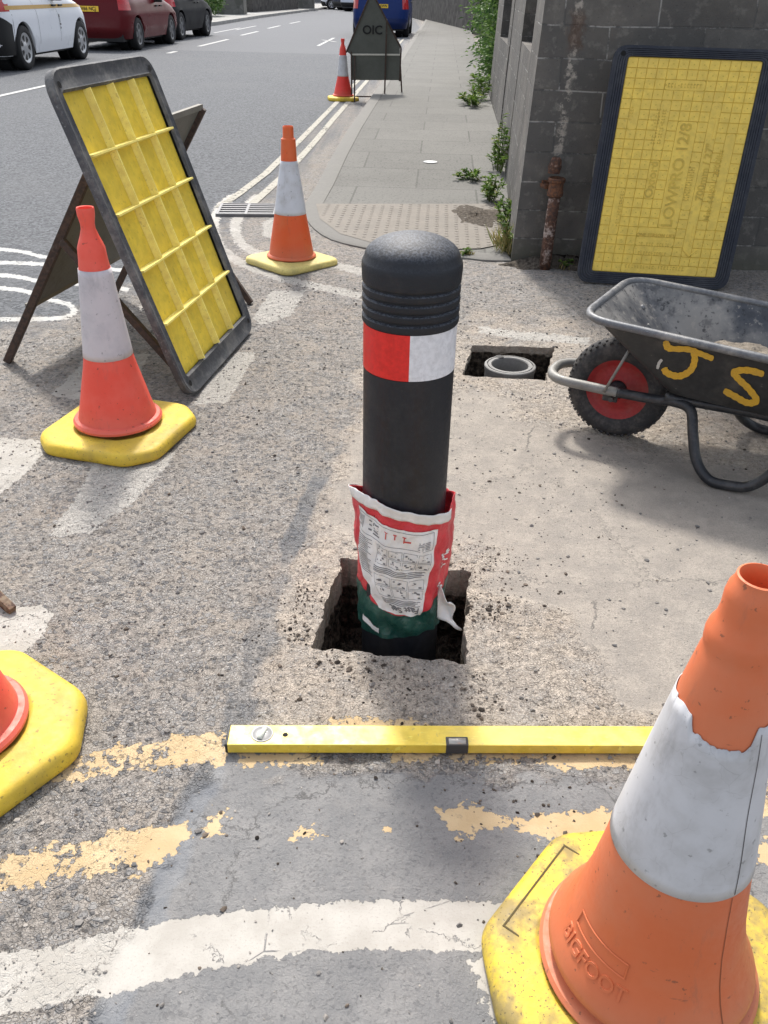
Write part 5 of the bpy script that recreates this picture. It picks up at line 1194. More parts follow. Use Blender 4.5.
c = t.mix(t.m('MULTIPLY', t.step(n1, 0.36, 0.62), 0.65), br.outputs['Color'], (0.078, 0.076, 0.074)); c = t.mix(t.m('MULTIPLY', t.step(n2, 0.52, 0.66), 0.55), c, (0.20, 0.188, 0.168)); c = t.mix(t.m('MULTIPLY', t.step(t.noise(P, 0.9, 5, 0.7), 0.50, 0.66), 0.45), c, (0.055, 0.052, 0.048)); c = t.mix(t.m('MULTIPLY', t.step(n3, 0.36, 0.28), 0.6), c, (0.025, 0.025, 0.025))
mor = t.m('MULTIPLY', br.outputs['Fac'], t.step(t.noise(P, 6, 5, 0.7), 0.48, 0.60)); c = t.mix(t.m('MULTIPLY', mor, 0.75), c, (0.36, 0.345, 0.32))
# the pale run of lime washed down from a broken pipe
dx_ = t.m('ABSOLUTE', t.m('ADD', t.m('SUBTRACT', sx, t.m('ADD', 0.878, t.m('MULTIPLY', sz, 0.036))), t.m('MULTIPLY', t.m('SUBTRACT', n2, 0.5), 0.12)))
run = t.m('MULTIPLY', t.m('MULTIPLY', t.step(dx_, 0.030, 0.006), t.step(sy, 5.1, 5.0)), t.m('MULTIPLY', t.step(sz, 0.45, 0.62), t.step(t.noise(P, 26, 4, 0.7), 0.44, 0.58)))
c = t.mix(t.m('MULTIPLY', run, 0.85), c, (0.40, 0.36, 0.31))
rr_ = t.m('MULTIPLY', t.step(dx_, 0.05, 0.02), t.m('MULTIPLY', t.step(t.m('ABSOLUTE', t.m('SUBTRACT', sz, 1.16)), 0.12, 0.04), t.step(sy, 5.1, 5.0)))
c = t.mix(t.m('MULTIPLY', rr_, 0.7), c, (0.085, 0.05, 0.035))
c = t.mix(t.m('MULTIPLY', t.step(t.m('ADD', sz, t.m('MULTIPLY', n1, 0.25)), 0.28, 0.12), 0.5), c, (0.085, 0.088, 0.06))
hb = t.m('ADD', t.m('MULTIPLY', n2, 0.6), t.m('ADD', t.m('MULTIPLY', n3, 0.25), t.m('MULTIPLY', br.outputs['Fac'], -0.35)))
M_WALL = t.fin(c, 0.9, t.bump(hb, 0.8, 0.010), 0, 0.25)
WH = 4.6; BAT = 0.038
def wallpoly(m, pts, z_0, z_1, bat=BAT):
    def q(p, z): return (p[0]-bo.x + bat*z, p[1]-bo.y + bat*0.35*z, z)
    m.loft([[Vector(q(p, z)) for p in pts] for z in (z_0, z_1)], True, True)
fr_ = Vector((1.0, -0.055))
m = MB()
c0 = (0.712, 4.93); far_r = (c0[0]+6.5, c0[1]-0.055*6.5)
wallpoly(m, [(0.70, 4.932), far_r, (far_r[0]+0.4, 6.0), (0.775, 5.72)], -0.05, WH); m.build('corner_pier', M_WALL, bd)
# set-back bays with slots between piers along the pavement
def side_block(y0, y1, dx, z_0, z_1, name='wall'):
    m = MB(); wallpoly(m, [(wallx(y0)+dx, y0), (7.6, y0), (7.6, y1), (wallx(y1)+dx, y1)], z_0, z_1, BAT); return m.build(name, M_WALL, bd)
side_block(5.722, 7.5, 0.004, -0.05, 1.0); side_block(5.724, 5.90, 0.006, 1.001, WH); side_block(7.502, 9.55, 0.0, -0.05, WH, 'pier'); side_block(9.552, 9.72, 0.17, -0.05, WH); side_block(9.722, 11.8, 0.0, -0.05, 0.86, 'pier')
side_block(9.724, 10.15, 0.004, 0.861, WH); side_block(11.802, 13.2, 0.006, -0.05, WH)
M_DARK = plain('unlit interior', (0.012, 0.012, 0.013), 0.9)  # near-black fill painted as the unlit inside of the slots
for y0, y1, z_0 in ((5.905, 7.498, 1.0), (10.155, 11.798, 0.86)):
    m = MB(); wallpoly(m, [(wallx(y0)+0.16, y0), (wallx(y0)+0.6, y0), (wallx(y1)+0.6, y1), (wallx(y1)+0.16, y1)], z_0+0.004, WH, BAT); m.build('slot_dark_fill', M_DARK, bd)
m = MB(); m.add([(0.5, -0.3, WH-0.002), (6.4, -0.5, WH-0.002), (7.0, 8.3, WH-0.002), (0.95, 8.3, WH-0.002)], [(0, 1, 2, 3)]); m.build('roof', plain('slate roof', (0.09, 0.09, 0.10), 0.8), bd, solid=0.12)
# rusty down pipe
dp = empty('drain_pipe', (0.875, 4.79, 0.0)); tag(dp, 'broken rusty iron drain pipe standing against the dark wall corner', 'pipe')
M_RP = rust('rusty painted pipe', (0.36, 0.30, 0.27), (0.13, 0.058, 0.032), (0.05, 0.03, 0.024), 0.62, 7)
m = MB(); m.tube([(-0.004, 0, -0.02), (0.0, 0.006, 0.12), (0.006, 0.016, 0.28), (0.012, 0.026, 0.40)], 0.032, 20); m.build('pipe', M_RP, dp, smooth=True)
m = MB(); M_R2 = rust('dark rust collar', (0.05, 0.035, 0.03), amount=0.8)
m.lathe([(0.033, 0.385), (0.042, 0.39), (0.044, 0.405), (0.040, 0.415), (0.039, 0.455), (0.046, 0.460), (0.047, 0.475), (0.041, 0.482), (0.034, 0.478), (0.032, 0.45)], 28, c=(0.0125, 0.028, 0)); m.build('collar', M_R2, dp, auto=40)
m = MB(); m.box((-0.04, 0.075, 0.43), (0.03, 0.06, 0.022), 0.3, 0.004); m.box((0.0, 0.10, 0.44), (0.11, 0.012, 0.03), 0, 0.003); m.build('bracket', M_R2, dp)
m = MB(); m.lathe([(0.030, 0.50), (0.034, 0.53), (0.028, 0.565), (0.018, 0.58), (0.0, 0.57)], 16, c=(0.0, 0.055, 0), wob=lambda th, z: 0.005*math.sin(3*th+z*60)); m.build('broken_stub', M_RP, dp, smooth=True)

# ------------------------------------------------------------------ weeds and hedge
LEAF1 = leafmat('weed leaves', (0.045, 0.10, 0.018), (0.11, 0.19, 0.03), (0.24, 0.25, 0.06))
LEAF2 = leafmat('hedge leaves', (0.035, 0.085, 0.022), (0.085, 0.16, 0.035), (0.19, 0.27, 0.09))
LEAF3 = leafmat('dry grass blades', (0.16, 0.15, 0.05), (0.30, 0.25, 0.10), (0.10, 0.15, 0.03))
rl = random.Random(21)
def leaf(m, p, d, n, L_, w):
    d = Vector(d).normalized(); s_ = d.cross(Vector(n)); s_ = s_.normalized() if s_.length > 1e-4 else d.orthogonal().normalized(); up = s_.cross(d)
    p = Vector(p); a = p + d*L_*0.45 + up*L_*0.08; e = p + d*L_ - up*L_*0.10
    m.add([p, a - s_*w/2, e, a + s_*w/2], [(0, 1, 2, 3)])
def weed(name, c, rad, hgt_, n, label, ls=0.035, mat=None, blades=0, cat='weed', group='weeds along the wall foot'):
    root = empty(name, c); tag(root, label, cat, group); m = MB(); st = MB()
    ns = max(3, int(n/16)); tips = []
    for k in range(ns):
        a = rl.uniform(0, 2*PI); r_ = rl.random()**0.6; tip = Vector((math.cos(a)*rad[0]*r_, math.sin(a)*rad[1]*r_, hgt_*rl.uniform(0.35, 1.0)*(1.1-0.5*r_))); b0_ = Vector((tip.x*0.35, tip.y*0.35, 0))
        mid = b0_.lerp(tip, 0.55) + Vector((0, 0, hgt_*0.12)); tips.append((b0_, mid, tip)); st.tube([b0_, mid, tip], [0.0028, 0.002, 0.0012], 4, False)
    for k in range(n):
        b0_, mid, tip = rl.choice(tips); u = rl.uniform(0.1, 1.0); p = b0_.lerp(mid, u*2) if u < 0.5 else mid.lerp(tip, (u-0.5)*2)
        d = Vector((rl.gauss(0, 1), rl.gauss(0, 1), rl.uniform(-0.2, 0.9))); leaf(m, p, d, (rl.gauss(0, .3), rl.gauss(0, .3), 1), ls*rl.uniform(0.5, 1.25), ls*rl.uniform(0.35, 0.6))
    m.build('foliage', mat or LEAF1, root); st.build('stem', plain('weed stem', (0.09, 0.11, 0.03), 0.7), root)
    if blades:
        m = MB()
        for k in range(blades):
            a = rl.uniform(0, 2*PI); r_ = rl.random()*0.8; p = Vector((math.cos(a)*rad[0]*r_, math.sin(a)*rad[1]*r_, 0)); d = Vector((rl.gauss(0, .35), rl.gauss(0, .35), 1)); leaf(m, p, d, (rl.gauss(0, 1), rl.gauss(0, 1), .2), hgt_*rl.uniform(0.4, 0.9), 0.008)
        m.build('dry_blades', LEAF3, root)
    return root
pz = lambda y: kerb_z(y)
def wat(px, py): p = at(px, py, PZ); return (p.x, p.y, pz(p.y))
weed('weed', (0.690, 5.12, PZ), (0.085, 0.16), 0.22, 150, 'straggly yellowing weed at the foot of the wall corner', 0.035, None, 120)
weed('weed', (0.755, 5.75, PZ), (0.08, 0.22), 0.24, 220, 'tall leggy weed against the pale pier beside the dirt heap', 0.045)
weed('weed', (0.735, 6.55, PZ), (0.11, 0.20), 0.20, 230, 'bushy green weed at the wall above the dirt heap', 0.05)
weed('weed', (0.64, 7.25, pz(7.2)), (0.15, 0.13), 0.11, 170, 'low spreading weed reaching out over the pavement slabs', 0.05)
weed('weed', (0.895, 7.6, pz(7.6)), (0.09, 0.38), 0.42, 360, 'tall thin weed growing in the angle of the second pier', 0.05)
weed('weed', (1.03, 11.9, pz(11.9)), (0.20, 0.45), 0.20, 330, 'wide patch of bright weed on the pavement edge before the hedge', 0.07)
weed('weed', (1.12, 12.6, pz(12.6)), (0.2, 0.5), 0.45, 220, 'upright leafy weed between the building end and the hedge', 0.07)
weed('weed', (0.455, 5.02, PZ), (0.055, 0.03), 0.04, 50, 'tiny tuft of grass in the kerb joint by the tactile paving', 0.028, None, 40)
weed('weed', (1.02, 4.79, 0.0), (0.14, 0.06), 0.07, 70, 'small flat weed on the dirt between the pipe and the yellow cover', 0.028, None, 20)
# heap of dry dirt at the wall
m = MB(); dc = Vector((0.60, 6.02, PZ+0.004)); rings = []
for k in range(9):
    f = 1-k/8; rings.append([Vector((dc.x + 0.19*f*math.cos(2*PI*j/36)*(1+0.25*math.sin(3*2*PI*j/36+1)), dc.y + 0.33*f*math.sin(2*PI*j/36)*(1+0.2*math.sin(4*2*PI*j/36)), dc.z + 0.012*(1-f*f)*(1+0.5*math.sin(j*1.7+k)))) for j in range(36)])
m.loft(rings, cap1=True)
t = NT('dry dirt'); P = t.pos(); n = t.noise(P, 50, 5, 0.7); dm = t.fin(t.mix(t.step(n, 0.3, 0.7), (0.04, 0.034, 0.028), (0.14, 0.12, 0.098)), 0.95, t.bump(n, 1.0, 0.012), 0, 0.1)
tag(m.build('dirt', dm, None, smooth=True), 'patch of dry brown dirt swept against the wall', 'dirt', kind='stuff')
m = MB(); rings = []; dc = Vector((1.0, 4.86, 0.0))
for k in range(7):
    f = 1-k/6; rings.append([Vector((dc.x + 0.40*f*math.cos(2*PI*j/36), dc.y + 0.10*f*math.sin(2*PI*j/36)*(1+0.3*math.sin(5*j)), -0.004 + 0.05*(1-f*f)*(1+0.4*math.sin(j*1.3+k*2)))) for j in range(36)])
m.loft(rings, cap1=True); tag(m.build('dirt', dm, None, smooth=True), 'strip of dark soil lying along the foot of the dark wall', 'dirt', kind='stuff')
def bush(name, c, rad, n, label, ls, mat, stems=10, cat='hedge', group=None, base=0.0):
    root = empty(name, c); tag(root, label, cat, group); m = MB(); st = MB()
    cl = []
    for k in range(46):
        a, b_ = rl.uniform(0, 2*PI), rl.uniform(-0.9, 1.0); q = math.sqrt(max(0, 1-b_*b_)); s_ = rl.uniform(0.62, 1.02)
        cl.append((Vector((math.cos(a)*q*rad[0]*s_, math.sin(a)*q*rad[1]*s_, rad[2] + b_*rad[2]*s_)), rl.uniform(0.10, 0.20)))
    for k in range(n):
        ce, r_ = rl.choice(cl); p = ce + Vector((rl.gauss(0, r_), rl.gauss(0, r_), rl.gauss(0, r_*0.8)))
        if p.z < 0.03: p.z = rl.uniform(0.03, 0.3)
        d = Vector((p.x/rad[0], p.y/rad[1], (p.z-rad[2])/rad[2]*0.6)) + Vector((rl.gauss(0, .8), rl.gauss(0, .8), rl.gauss(0, .7))); leaf(m, p, d, (rl.gauss(0, .6), rl.gauss(0, .6), 1), ls*rl.uniform(0.6, 1.3), ls*rl.uniform(0.4, 0.65))
    for k in range(stems):
        ce, r_ = rl.choice(cl); b0_ = Vector((ce.x*0.25, ce.y*0.25, 0)); st.tube([b0_, b0_.lerp(ce, 0.5)+Vector((0, 0, 0.1)), ce], [0.03, 0.018, 0.006], 5, False)
    m.build('crown', mat, root); st.build('trunk', plain('bark', (0.07, 0.055, 0.04), 0.9), root); return root
bush('hedge', (2.08, 15.9, pz(15)), (0.50, 2.3, 1.15), 26000, 'tall leafy green hedge spilling over the pavement beyond the building', 0.085, LEAF2, 16)
bush('hedge', (1.72, 14.2, pz(14)), (0.20, 0.7, 0.42), 5000, 'low bright green growth at the foot of the tall hedge', 0.075, LEAF2, 8)
bush('hedge', (2.55, 21.5, pz(20)), (0.7, 3.0, 1.1), 6000, 'second hedge further along the pavement behind the first', 0.11, LEAF2, 10)
# ------------------------------------------------------------------ cars
def paint(name, col, rough=0.25): 
    t = NT(name); co = t.coord(); n = t.noise(co, 2.5, 4); z = t.sep(co)[2]
    c = t.mix(t.m('MULTIPLY', t.step(t.m('ADD', z, t.m('MULTIPLY', n, 0.3)), 0.75, 0.3), 0.06), col, (0.16, 0.15, 0.14))
    t.fin(c, t.lin(n, 0.3, 0.7, rough, rough+0.12), None, 0.0, 0.12); t.b.inputs['Coat Weight'].default_value = 0.03; t.b.inputs['Coat Roughness'].default_value = 0.08
    return t.mat
GLASS = plain('dark car glass', (0.012, 0.016, 0.020), 0.06, 0, 0.6); TRIM = plain('black car trim', (0.014, 0.014, 0.015), 0.6)
TYRE2 = plain('car tyre', (0.018, 0.018, 0.019), 0.85); ALLOY = plain('silver wheel', (0.42, 0.43, 0.45), 0.35, 0.6); DARKALLOY = plain('dark wheel', (0.13, 0.135, 0.145), 0.35, 0.5)
REDLIGHT = plain('red lamp lens', (0.42, 0.012, 0.016), 0.15, 0, 0.6); CLEARL = plain('clear lamp lens', (0.55, 0.56, 0.58), 0.12, 0, 0.6); PLATEY = plain('yellow number plate', (0.72, 0.46, 0.03), 0.45); PLATEW = plain('white number plate', (0.72, 0.72, 0.70), 0.45); INK = plain('plate ink', (0.01, 0.01, 0.01), 0.6)
def interp(tab, z):
    if z <= tab[0][0]: return tab[0][1]
    for (a, va), (b_, vb) in zip(tab[:-1], tab[1:]):
        if z <= b_: return va + (vb-va)*(z-a)/(b_-a)
    return tab[-1][1]
def make_car(name, loc, rz, L_, W_, Ht, rear, front, width, wheels, wr, paintm, label, group, rimm_=None, plate=None, bumper=TRIM, belt=1.0, glass_top=None, windows=None, stripe=None, rim_slots=6, sill=0.24, lamps=True, cat='car', bh=0.30):
    root = empty(name, loc, rz); tag(root, label, cat, group)
    zs = [sill, sill+0.06] + [sill+0.06+(Ht-sill-0.06)*k/26 for k in range(1, 27)]
    NU, NW = 46, 8
    def hw(z): return W_/2*interp(width, z)
    def ring_u(u): return (1-abs(2*u-1)**9)**(1/9) if 0 < u < 1 else 0.0
    def side(u, z, sgn, off=0.0):
        xr, xf = interp(rear, z), interp(front, z); w = hw(z)
        return Vector((xr+(xf-xr)*u, sgn*(w*ring_u(u)+off), z))
    def endp(yn, z, fr_, off=0.0):       # point of the rear (0) or front (1) face at share yn of the half width
        xr, xf = interp(rear, z), interp(front, z); w = hw(z); uu = 0.5-0.5*(1-min(1, abs(yn))**9)**(1/9)
        x = (xr+(xf-xr)*uu - off) if not fr_ else (xf-(xf-xr)*uu + off)
        return Vector((x, yn*w, z))
    ring_n = []
    us = [0.0025, 0.006, 0.012] + [0.02+0.96*k/NU for k in range(NU+1)] + [0.988, 0.994, 0.9975]
    rings = []
    for z in zs:
        rg = []
        for u in us:
            p = side(u, z, -1); 
            for wx in wheels:
                d = abs(p.x-wx); Ra = wr*1.17
                if d < Ra: p.z = max(p.z, min(Ht*0.6, wr + math.sqrt(Ra*Ra-d*d)))
            rg.append(p)
        for k in range(1, NW): rg.append(endp(-0.9+1.8*k/NW, z, True))
        for u in reversed(us):
            p = side(u, z, 1)
            for wx in wheels:
                d = abs(p.x-wx); Ra = wr*1.17
                if d < Ra: p.z = max(p.z, min(Ht*0.6, wr + math.sqrt(Ra*Ra-d*d)))
            rg.append(p)
        for k in range(1, NW): rg.append(endp(0.9-1.8*k/NW, z, False))
        rings.append(rg)
    top = rings[-1]; ce = sum(top, Vector())/len(top)
    for f, dz in ((0.93, 0.018), (0.80, 0.035), (0.5, 0.05), (0.15, 0.055)):
        rings.append([Vector((ce.x+(p.x-ce.x)*f, ce.y+(p.y-ce.y)*f, Ht+dz)) for p in top])
    m = MB(); m.loft(rings, cap1=True); body = m.build('body', paintm, root, auto=38)
    # dark underside and wheel housings
    m = MB(); m.box(((wheels[0]+wheels[1])/2, 0, sill+0.10), (L_*0.93, W_*0.80, 0.30)); m.build('underbody', TRIM, root)
    for wx in wheels:
        for s_ in (-1, 1):
            m = MB(); m.lathe([(0.0, 0.0), (wr*1.15, 0.0), (wr*1.15, -0.20)], 28, M=Matrix.Translation((wx, s_*(W_/2-0.24), wr)) @ Matrix.Rotation(-s_*PI/2, 4, 'X')); m.build('wheel_arch', TRIM, root)
            w_ = empty('wheel', (wx, s_*(W_/2-0.115), wr)); w_.parent = root
            Mx = Matrix.Rotation(-s_*PI/2, 4, 'X')
            m = MB(); m.lathe([(wr*0.66, 0.085), (wr*0.72, 0.105), (wr*0.88, 0.108), (wr*0.96, 0.095), (wr, 0.075), (wr, -0.075), (wr*0.96, -0.095), (wr*0.66, -0.095)], 40, M=Mx); m.build('tyre', TYRE2, w_, auto=40)
            m = MB(); m.lathe([(0.0, 0.092), (0.05, 0.095), (0.08, 0.085), (wr*0.55, 0.080), (wr*0.62, 0.092), (wr*0.68, 0.094), (wr*0.69, 0.06), (wr*0.66, 0.0)], 36, M=Mx); rm = m.build('rim', rimm_ or ALLOY, w_, auto=40)
            m = MB()
            for k in range(rim_slots):
                a = 2*PI*k/rim_slots; r0_, r1_, da = wr*0.30, wr*0.55, 0.26
                pts_ = [(r0_*math.cos(a-da*0.7), r0_*math.sin(a-da*0.7)), (r1_*math.cos(a-da), r1_*math.sin(a-da)), (r1_*1.03*math.cos(a), r1_*1.03*math.sin(a)), (r1_*math.cos(a+da), r1_*math.sin(a+da)), (r0_*math.cos(a+da*0.7), r0_*math.sin(a+da*0.7))]
                m.add([Mx @ Vector((x, y, 0.0865)) for x, y in pts_], [(0, 1, 2, 3, 4)])
            m.build('rim_slots', TRIM, rm)
    # side windows
    for (u0, u1, za, zb, sl0, sl1) in (windows or []):
        for s_ in (-1, 1):
            m = MB(); m.grid(lambda a, c_: side(u0+(u1-u0)*a + (sl0*(1-a)+sl1*a)*c_, za+(zb-za)*c_, s_, 0.006), 10, 6); m.build('side_window', GLASS, root, smooth=True)
    def endpatch(nm, y0, y1, za, zb, fr_, mat, off=0.008, n=12):
        m = MB(); m.grid(lambda a, c_: endp(y0+(y1-y0)*a, za+(zb-za)*c_, fr_, off), n, 6); return m.build(nm, mat, root, smooth=True)
    gt = glass_top or Ht-0.12
    endpatch('rear_window', -0.80, 0.80, belt+0.05, gt, False, GLASS); endpatch('windscreen', -0.86, 0.86, belt+0.10, gt, True, GLASS)
    # bumpers, lamps, plates
    endpatch('rear_bumper', -0.985, 0.985, sill+0.01, sill+bh, False, bumper, 0.015, 20)
    for s_ in (-1, 1):
        ub = (wheels[0]-wr*1.2-0.03)/L_
        m = MB(); m.grid(lambda a, c_: side(0.004+(ub-0.004)*a, sill+0.01+(bh-0.01)*c_*(1-0.25*a), s_, 0.010), 8, 6); m.build('bumper_wing', bumper, root, smooth=True); endpatch('front_bumper', -0.97, 0.97, sill+0.01, sill+0.28, True, bumper, 0.012, 20)
    if lamps:
        for s_ in (-1, 1):
            lo, hi = lamps if isinstance(lamps, tuple) else (0.72, 1.0)
            m = MB(); m.grid(lambda a, c_: endp(s_*(0.78+0.20*a), lo+(hi-lo)*c_, False, 0.012), 8, 5); m.build('tail_lamp', REDLIGHT, root, smooth=True)
            m = MB(); m.grid(lambda a, c_: endp(s_*(0.66+0.30*a), 0.66+0.14*c_, True, 0.010), 8, 4); m.build('headlamp', CLEARL, root, smooth=True)
    if plate:
        txt, pzc = plate
        m = MB(); m.grid(lambda a, c_: endp(-0.52/W_+1.04/W_*a, pzc-0.055+0.11*c_, False, 0.020), 4, 1); pl = m.build('number_plate', PLATEY, root)
        if txt:
            m = MB(); vs_, fs_ = text_geo(txt, 0.105, 0, 0.002); m.add([endp(-x*0.92/(W_/2), pzc+y*0.95, False, 0.024) for x, y, z in vs_], fs_); m.build('plate_letters', INK, pl)
    # door seams, handles, mirrors
    for s_ in (-1, 1):
        m = MB()
        for x_ in (wheels[0]+ (wheels[1]-wheels[0])*0.24, wheels[0]+(wheels[1]-wheels[0])*0.60):
            u = (x_-interp(rear, 0.7))/(interp(front, 0.7)-interp(rear, 0.7)); m.grid(lambda a, c_: side(u-0.0008+0.0016*a, sill+0.14+(belt-sill-0.14)*c_, s_, 0.003), 1, 8)
        m.build('door_seam', TRIM, root)
        for x_ in (wheels[0]+(wheels[1]-wheels[0])*0.56, wheels[0]+(wheels[1]-wheels[0])*0.68):
            u = (x_-interp(rear, 0.9))/(interp(front, 0.9)-interp(rear, 0.9)); p = side(u, belt-0.09, s_, 0.018); m = MB(); m.box(p, (0.17, 0.035, 0.03), 0, 0.008); m.build('door_handle', TRIM, root)
        u = 0.70; p = side(u, belt+0.06, s_, 0.10); m = MB(); m.box(p, (0.12, 0.20, 0.15), 0, 0.03); m.build('mirror', TRIM, root)
    if stripe:
        for s_ in (-1, 1):
            m = MB(); m.grid(lambda a, c_: side(0.012+0.93*a, stripe[0]+(stripe[1]-stripe[0])*c_, s_, 0.0035), 40, 1); m.build('side_stripe', stripe[2], root)
            m = MB(); p = side(0.60, 0.70, s_, 0.004)
            for (dx_, z_, w_, hh_) in ((0, 0.80, 0.05, 0.05), (0, 0.74, 0.02, 0.10), (0, 0.66, 0.08, 0.035), (0, 0.60, 0.05, 0.03)):
                q = side(0.595, z_, s_, 0.004); m.add([(q.x-w_/2, q.y, z_-hh_/2), (q.x+w_/2, q.y, z_-hh_/2), (q.x+w_/2, q.y, z_+hh_/2), (q.x-w_/2, q.y, z_+hh_/2)], [(0, 1, 2, 3)])
            m.build('door_emblem', plain('grey emblem', (0.2, 0.2, 0.21), 0.6), root)
    return root
# profiles: rear x(z), front x(z), relative half width(z)
VAN_R = [(0.24, 0.10), (0.40, 0.0), (0.75, 0.02), (1.05, 0.06), (1.80, 0.26)]
VAN_F = [(0.24, 4.12), (0.45, 4.24), (0.75, 4.20), (0.95, 4.02), (1.06, 3.55), (1.12, 3.28), (1.70, 2.60), (1.80, 2.35)]
VAN_W = [(0.24, 0.94), (0.45, 0.99), (0.80, 1.0), (1.05, 0.975), (1.70, 0.80), (1.80, 0.74)]
MPV_R = [(0.24, 0.12), (0.42, 0.0), (0.70, 0.03), (1.00, 0.10), (1.45, 0.42), (1.60, 0.68)]
MPV_F = [(0.24, 4.28), (0.45, 4.40), (0.70, 4.32), (0.88, 3.95), (0.98, 3.45), (1.05, 3.22), (1.50, 2.40), (1.60, 2.05)]
MPV_W = [(0.24, 0.93), (0.45, 0.99), (0.72, 1.0), (0.98, 0.96), (1.50, 0.76), (1.60, 0.66)]
heading = math.atan2(1.0, 0.045)
grp = 'cars parked along the road'
def park(px, py, s_side): p = at(px, py); return p
def loc_from_wheel(p, side_sign, W_, wx, rz):     # place so that the contact point of a rear wheel lies at p
    d = Vector((math.cos(rz), math.sin(rz), 0)); n = Vector((-d.y, d.x, 0)); return (p - d*wx - n*side_sign*(W_/2-0.03))
rzv = math.atan2(2.707, 0.093); l = loc_from_wheel(at(30, 70), -1, 1.83, 0.80, rzv)
WHITE_P = paint('white van paint', (0.74, 0.76, 0.80)); GOLD = plain('gold stripe', (0.50, 0.30, 0.075), 0.4)
make_car('parked_van', l, rzv, 4.24, 1.83, 1.80, VAN_R, VAN_F, VAN_W, (0.80, 3.60), 0.345, WHITE_P, 'white van with a gold side stripe and black bumper parked nearest', grp, None, None, TRIM, 1.06, 1.66, [(0.46, 0.60, 1.12, 1.62, 0.0, -0.02), (0.62, 0.76, 1.12, 1.62, 0.0, -0.06)], (0.925, 0.985, GOLD), 7, lamps=(0.90, 1.40), cat='van', bh=0.62)
M_REDP = paint('dark red car paint', (0.10, 0.010, 0.013))
rzr = math.atan2(2.709, 0.159); l = loc_from_wheel(at(141, 50), -1, 1.83, 0.78, rzr)
make_car('parked_car', l, rzr, 4.40, 1.83, 1.60, MPV_R, MPV_F, MPV_W, (0.78, 3.50), 0.335, M_REDP, 'dark red people carrier with a yellow rear plate behind the white van', grp, DARKALLOY, ('SV66 NCJ', 0.84), M_REDP, 0.98, 1.48, [(0.14, 0.30, 1.05, 1.45, 0.02, 0.0), (0.32, 0.50, 1.05, 1.45, 0.0, 0.0), (0.52, 0.72, 1.05, 1.45, 0.0, -0.10)], None, 5, lamps=(0.82, 1.08))
rzb = math.atan2(2.594, 0.228); l = loc_from_wheel(at(183, 40), -1, 1.86, 0.80, rzb)
make_car('parked_car', l, rzb, 4.40, 1.86, 1.66, MPV_R, MPV_F, MPV_W, (0.80, 3.46), 0.345, paint('black car paint', (0.006, 0.007, 0.010), 0.5), 'black car parked beyond the dark red one', grp, DARKALLOY, ('', 0.84), TRIM, 1.0, 1.52, [(0.14, 0.30, 1.06, 1.50, 0.02, 0.0), (0.32, 0.50, 1.06, 1.50, 0.0, 0.0), (0.52, 0.72, 1.06, 1.50, 0.0, -0.10)], None, 5, lamps=(0.82, 1.08))
p = at(408, 37); rzu = math.atan2(1, 0.05); l = loc_from_wheel(p, -1, 1.85, 0.75, rzu)
make_car('parked_van', l, rzu, 4.24, 1.85, 1.82, VAN_R, VAN_F, VAN_W, (0.75, 3.50), 0.325, paint('blue van paint', (0.012, 0.030, 0.13)), 'dark blue van seen from behind beyond the triangular sign', grp, DARKALLOY, ('YB16 EWN', 0.88), paint('blue bumper paint', (0.010, 0.022, 0.09)), 1.06, 1.66, [(0.46, 0.60, 1.12, 1.62, 0.0, -0.02), (0.62, 0.76, 1.12, 1.62, 0.0, -0.06)], None, 5, lamps=(0.80, 1.40), cat='van')
# far end of the street
g2 = 'vehicles at the far end of the street'
make_car('parked_van', at(321, 9.0), R(4), 4.5, 1.9, 1.95, VAN_R, VAN_F, VAN_W, (0.8, 3.6), 0.34, WHITE_P, 'white van standing side on at the far end of the street', g2, None, None, TRIM, 1.06, 1.66, [(0.62, 0.76, 1.12, 1.62, 0.0, -0.06)], lamps=(0.82, 1.35), cat='van')
make_car('parked_car', at(338, 10.2), R(40), 4.3, 1.8, 1.5, MPV_R, MPV_F, MPV_W, (0.78, 3.4), 0.33, paint('slate car paint', (0.02, 0.026, 0.05)), 'dark blue car between two white vehicles at the far street end', g2, None, None, TRIM, 0.95, 1.4, [(0.14, 0.5, 1.02, 1.38, 0.02, 0.0), (0.52, 0.72, 1.02, 1.38, 0.0, -0.1)])
make_car('parked_car', at(349, 11.5), R(58), 4.2, 1.8, 1.5, MPV_R, MPV_F, MPV_W, (0.78, 3.4), 0.33, paint('pale car paint', (0.60, 0.64, 0.70)), 'pale silver car beside the sign top at the far street end', g2, None, None, TRIM, 0.95, 1.4, [(0.14, 0.5, 1.02, 1.38, 0.02, 0.0), (0.52, 0.72, 1.02, 1.38, 0.0, -0.1)])
make_car('parked_car', (-10.9, 78.0, 0.05), R(70), 4.2, 1.8, 1.5, MPV_R, MPV_F, MPV_W, (0.78, 3.4), 0.33, paint('bright red car paint', (0.42, 0.015, 0.02)), 'bright red car half hidden behind the far stone wall', g2, None, None, TRIM, 0.95, 1.4, [(0.14, 0.5, 1.02, 1.38, 0.02, 0.0), (0.52, 0.72, 1.02, 1.38, 0.0, -0.1)])

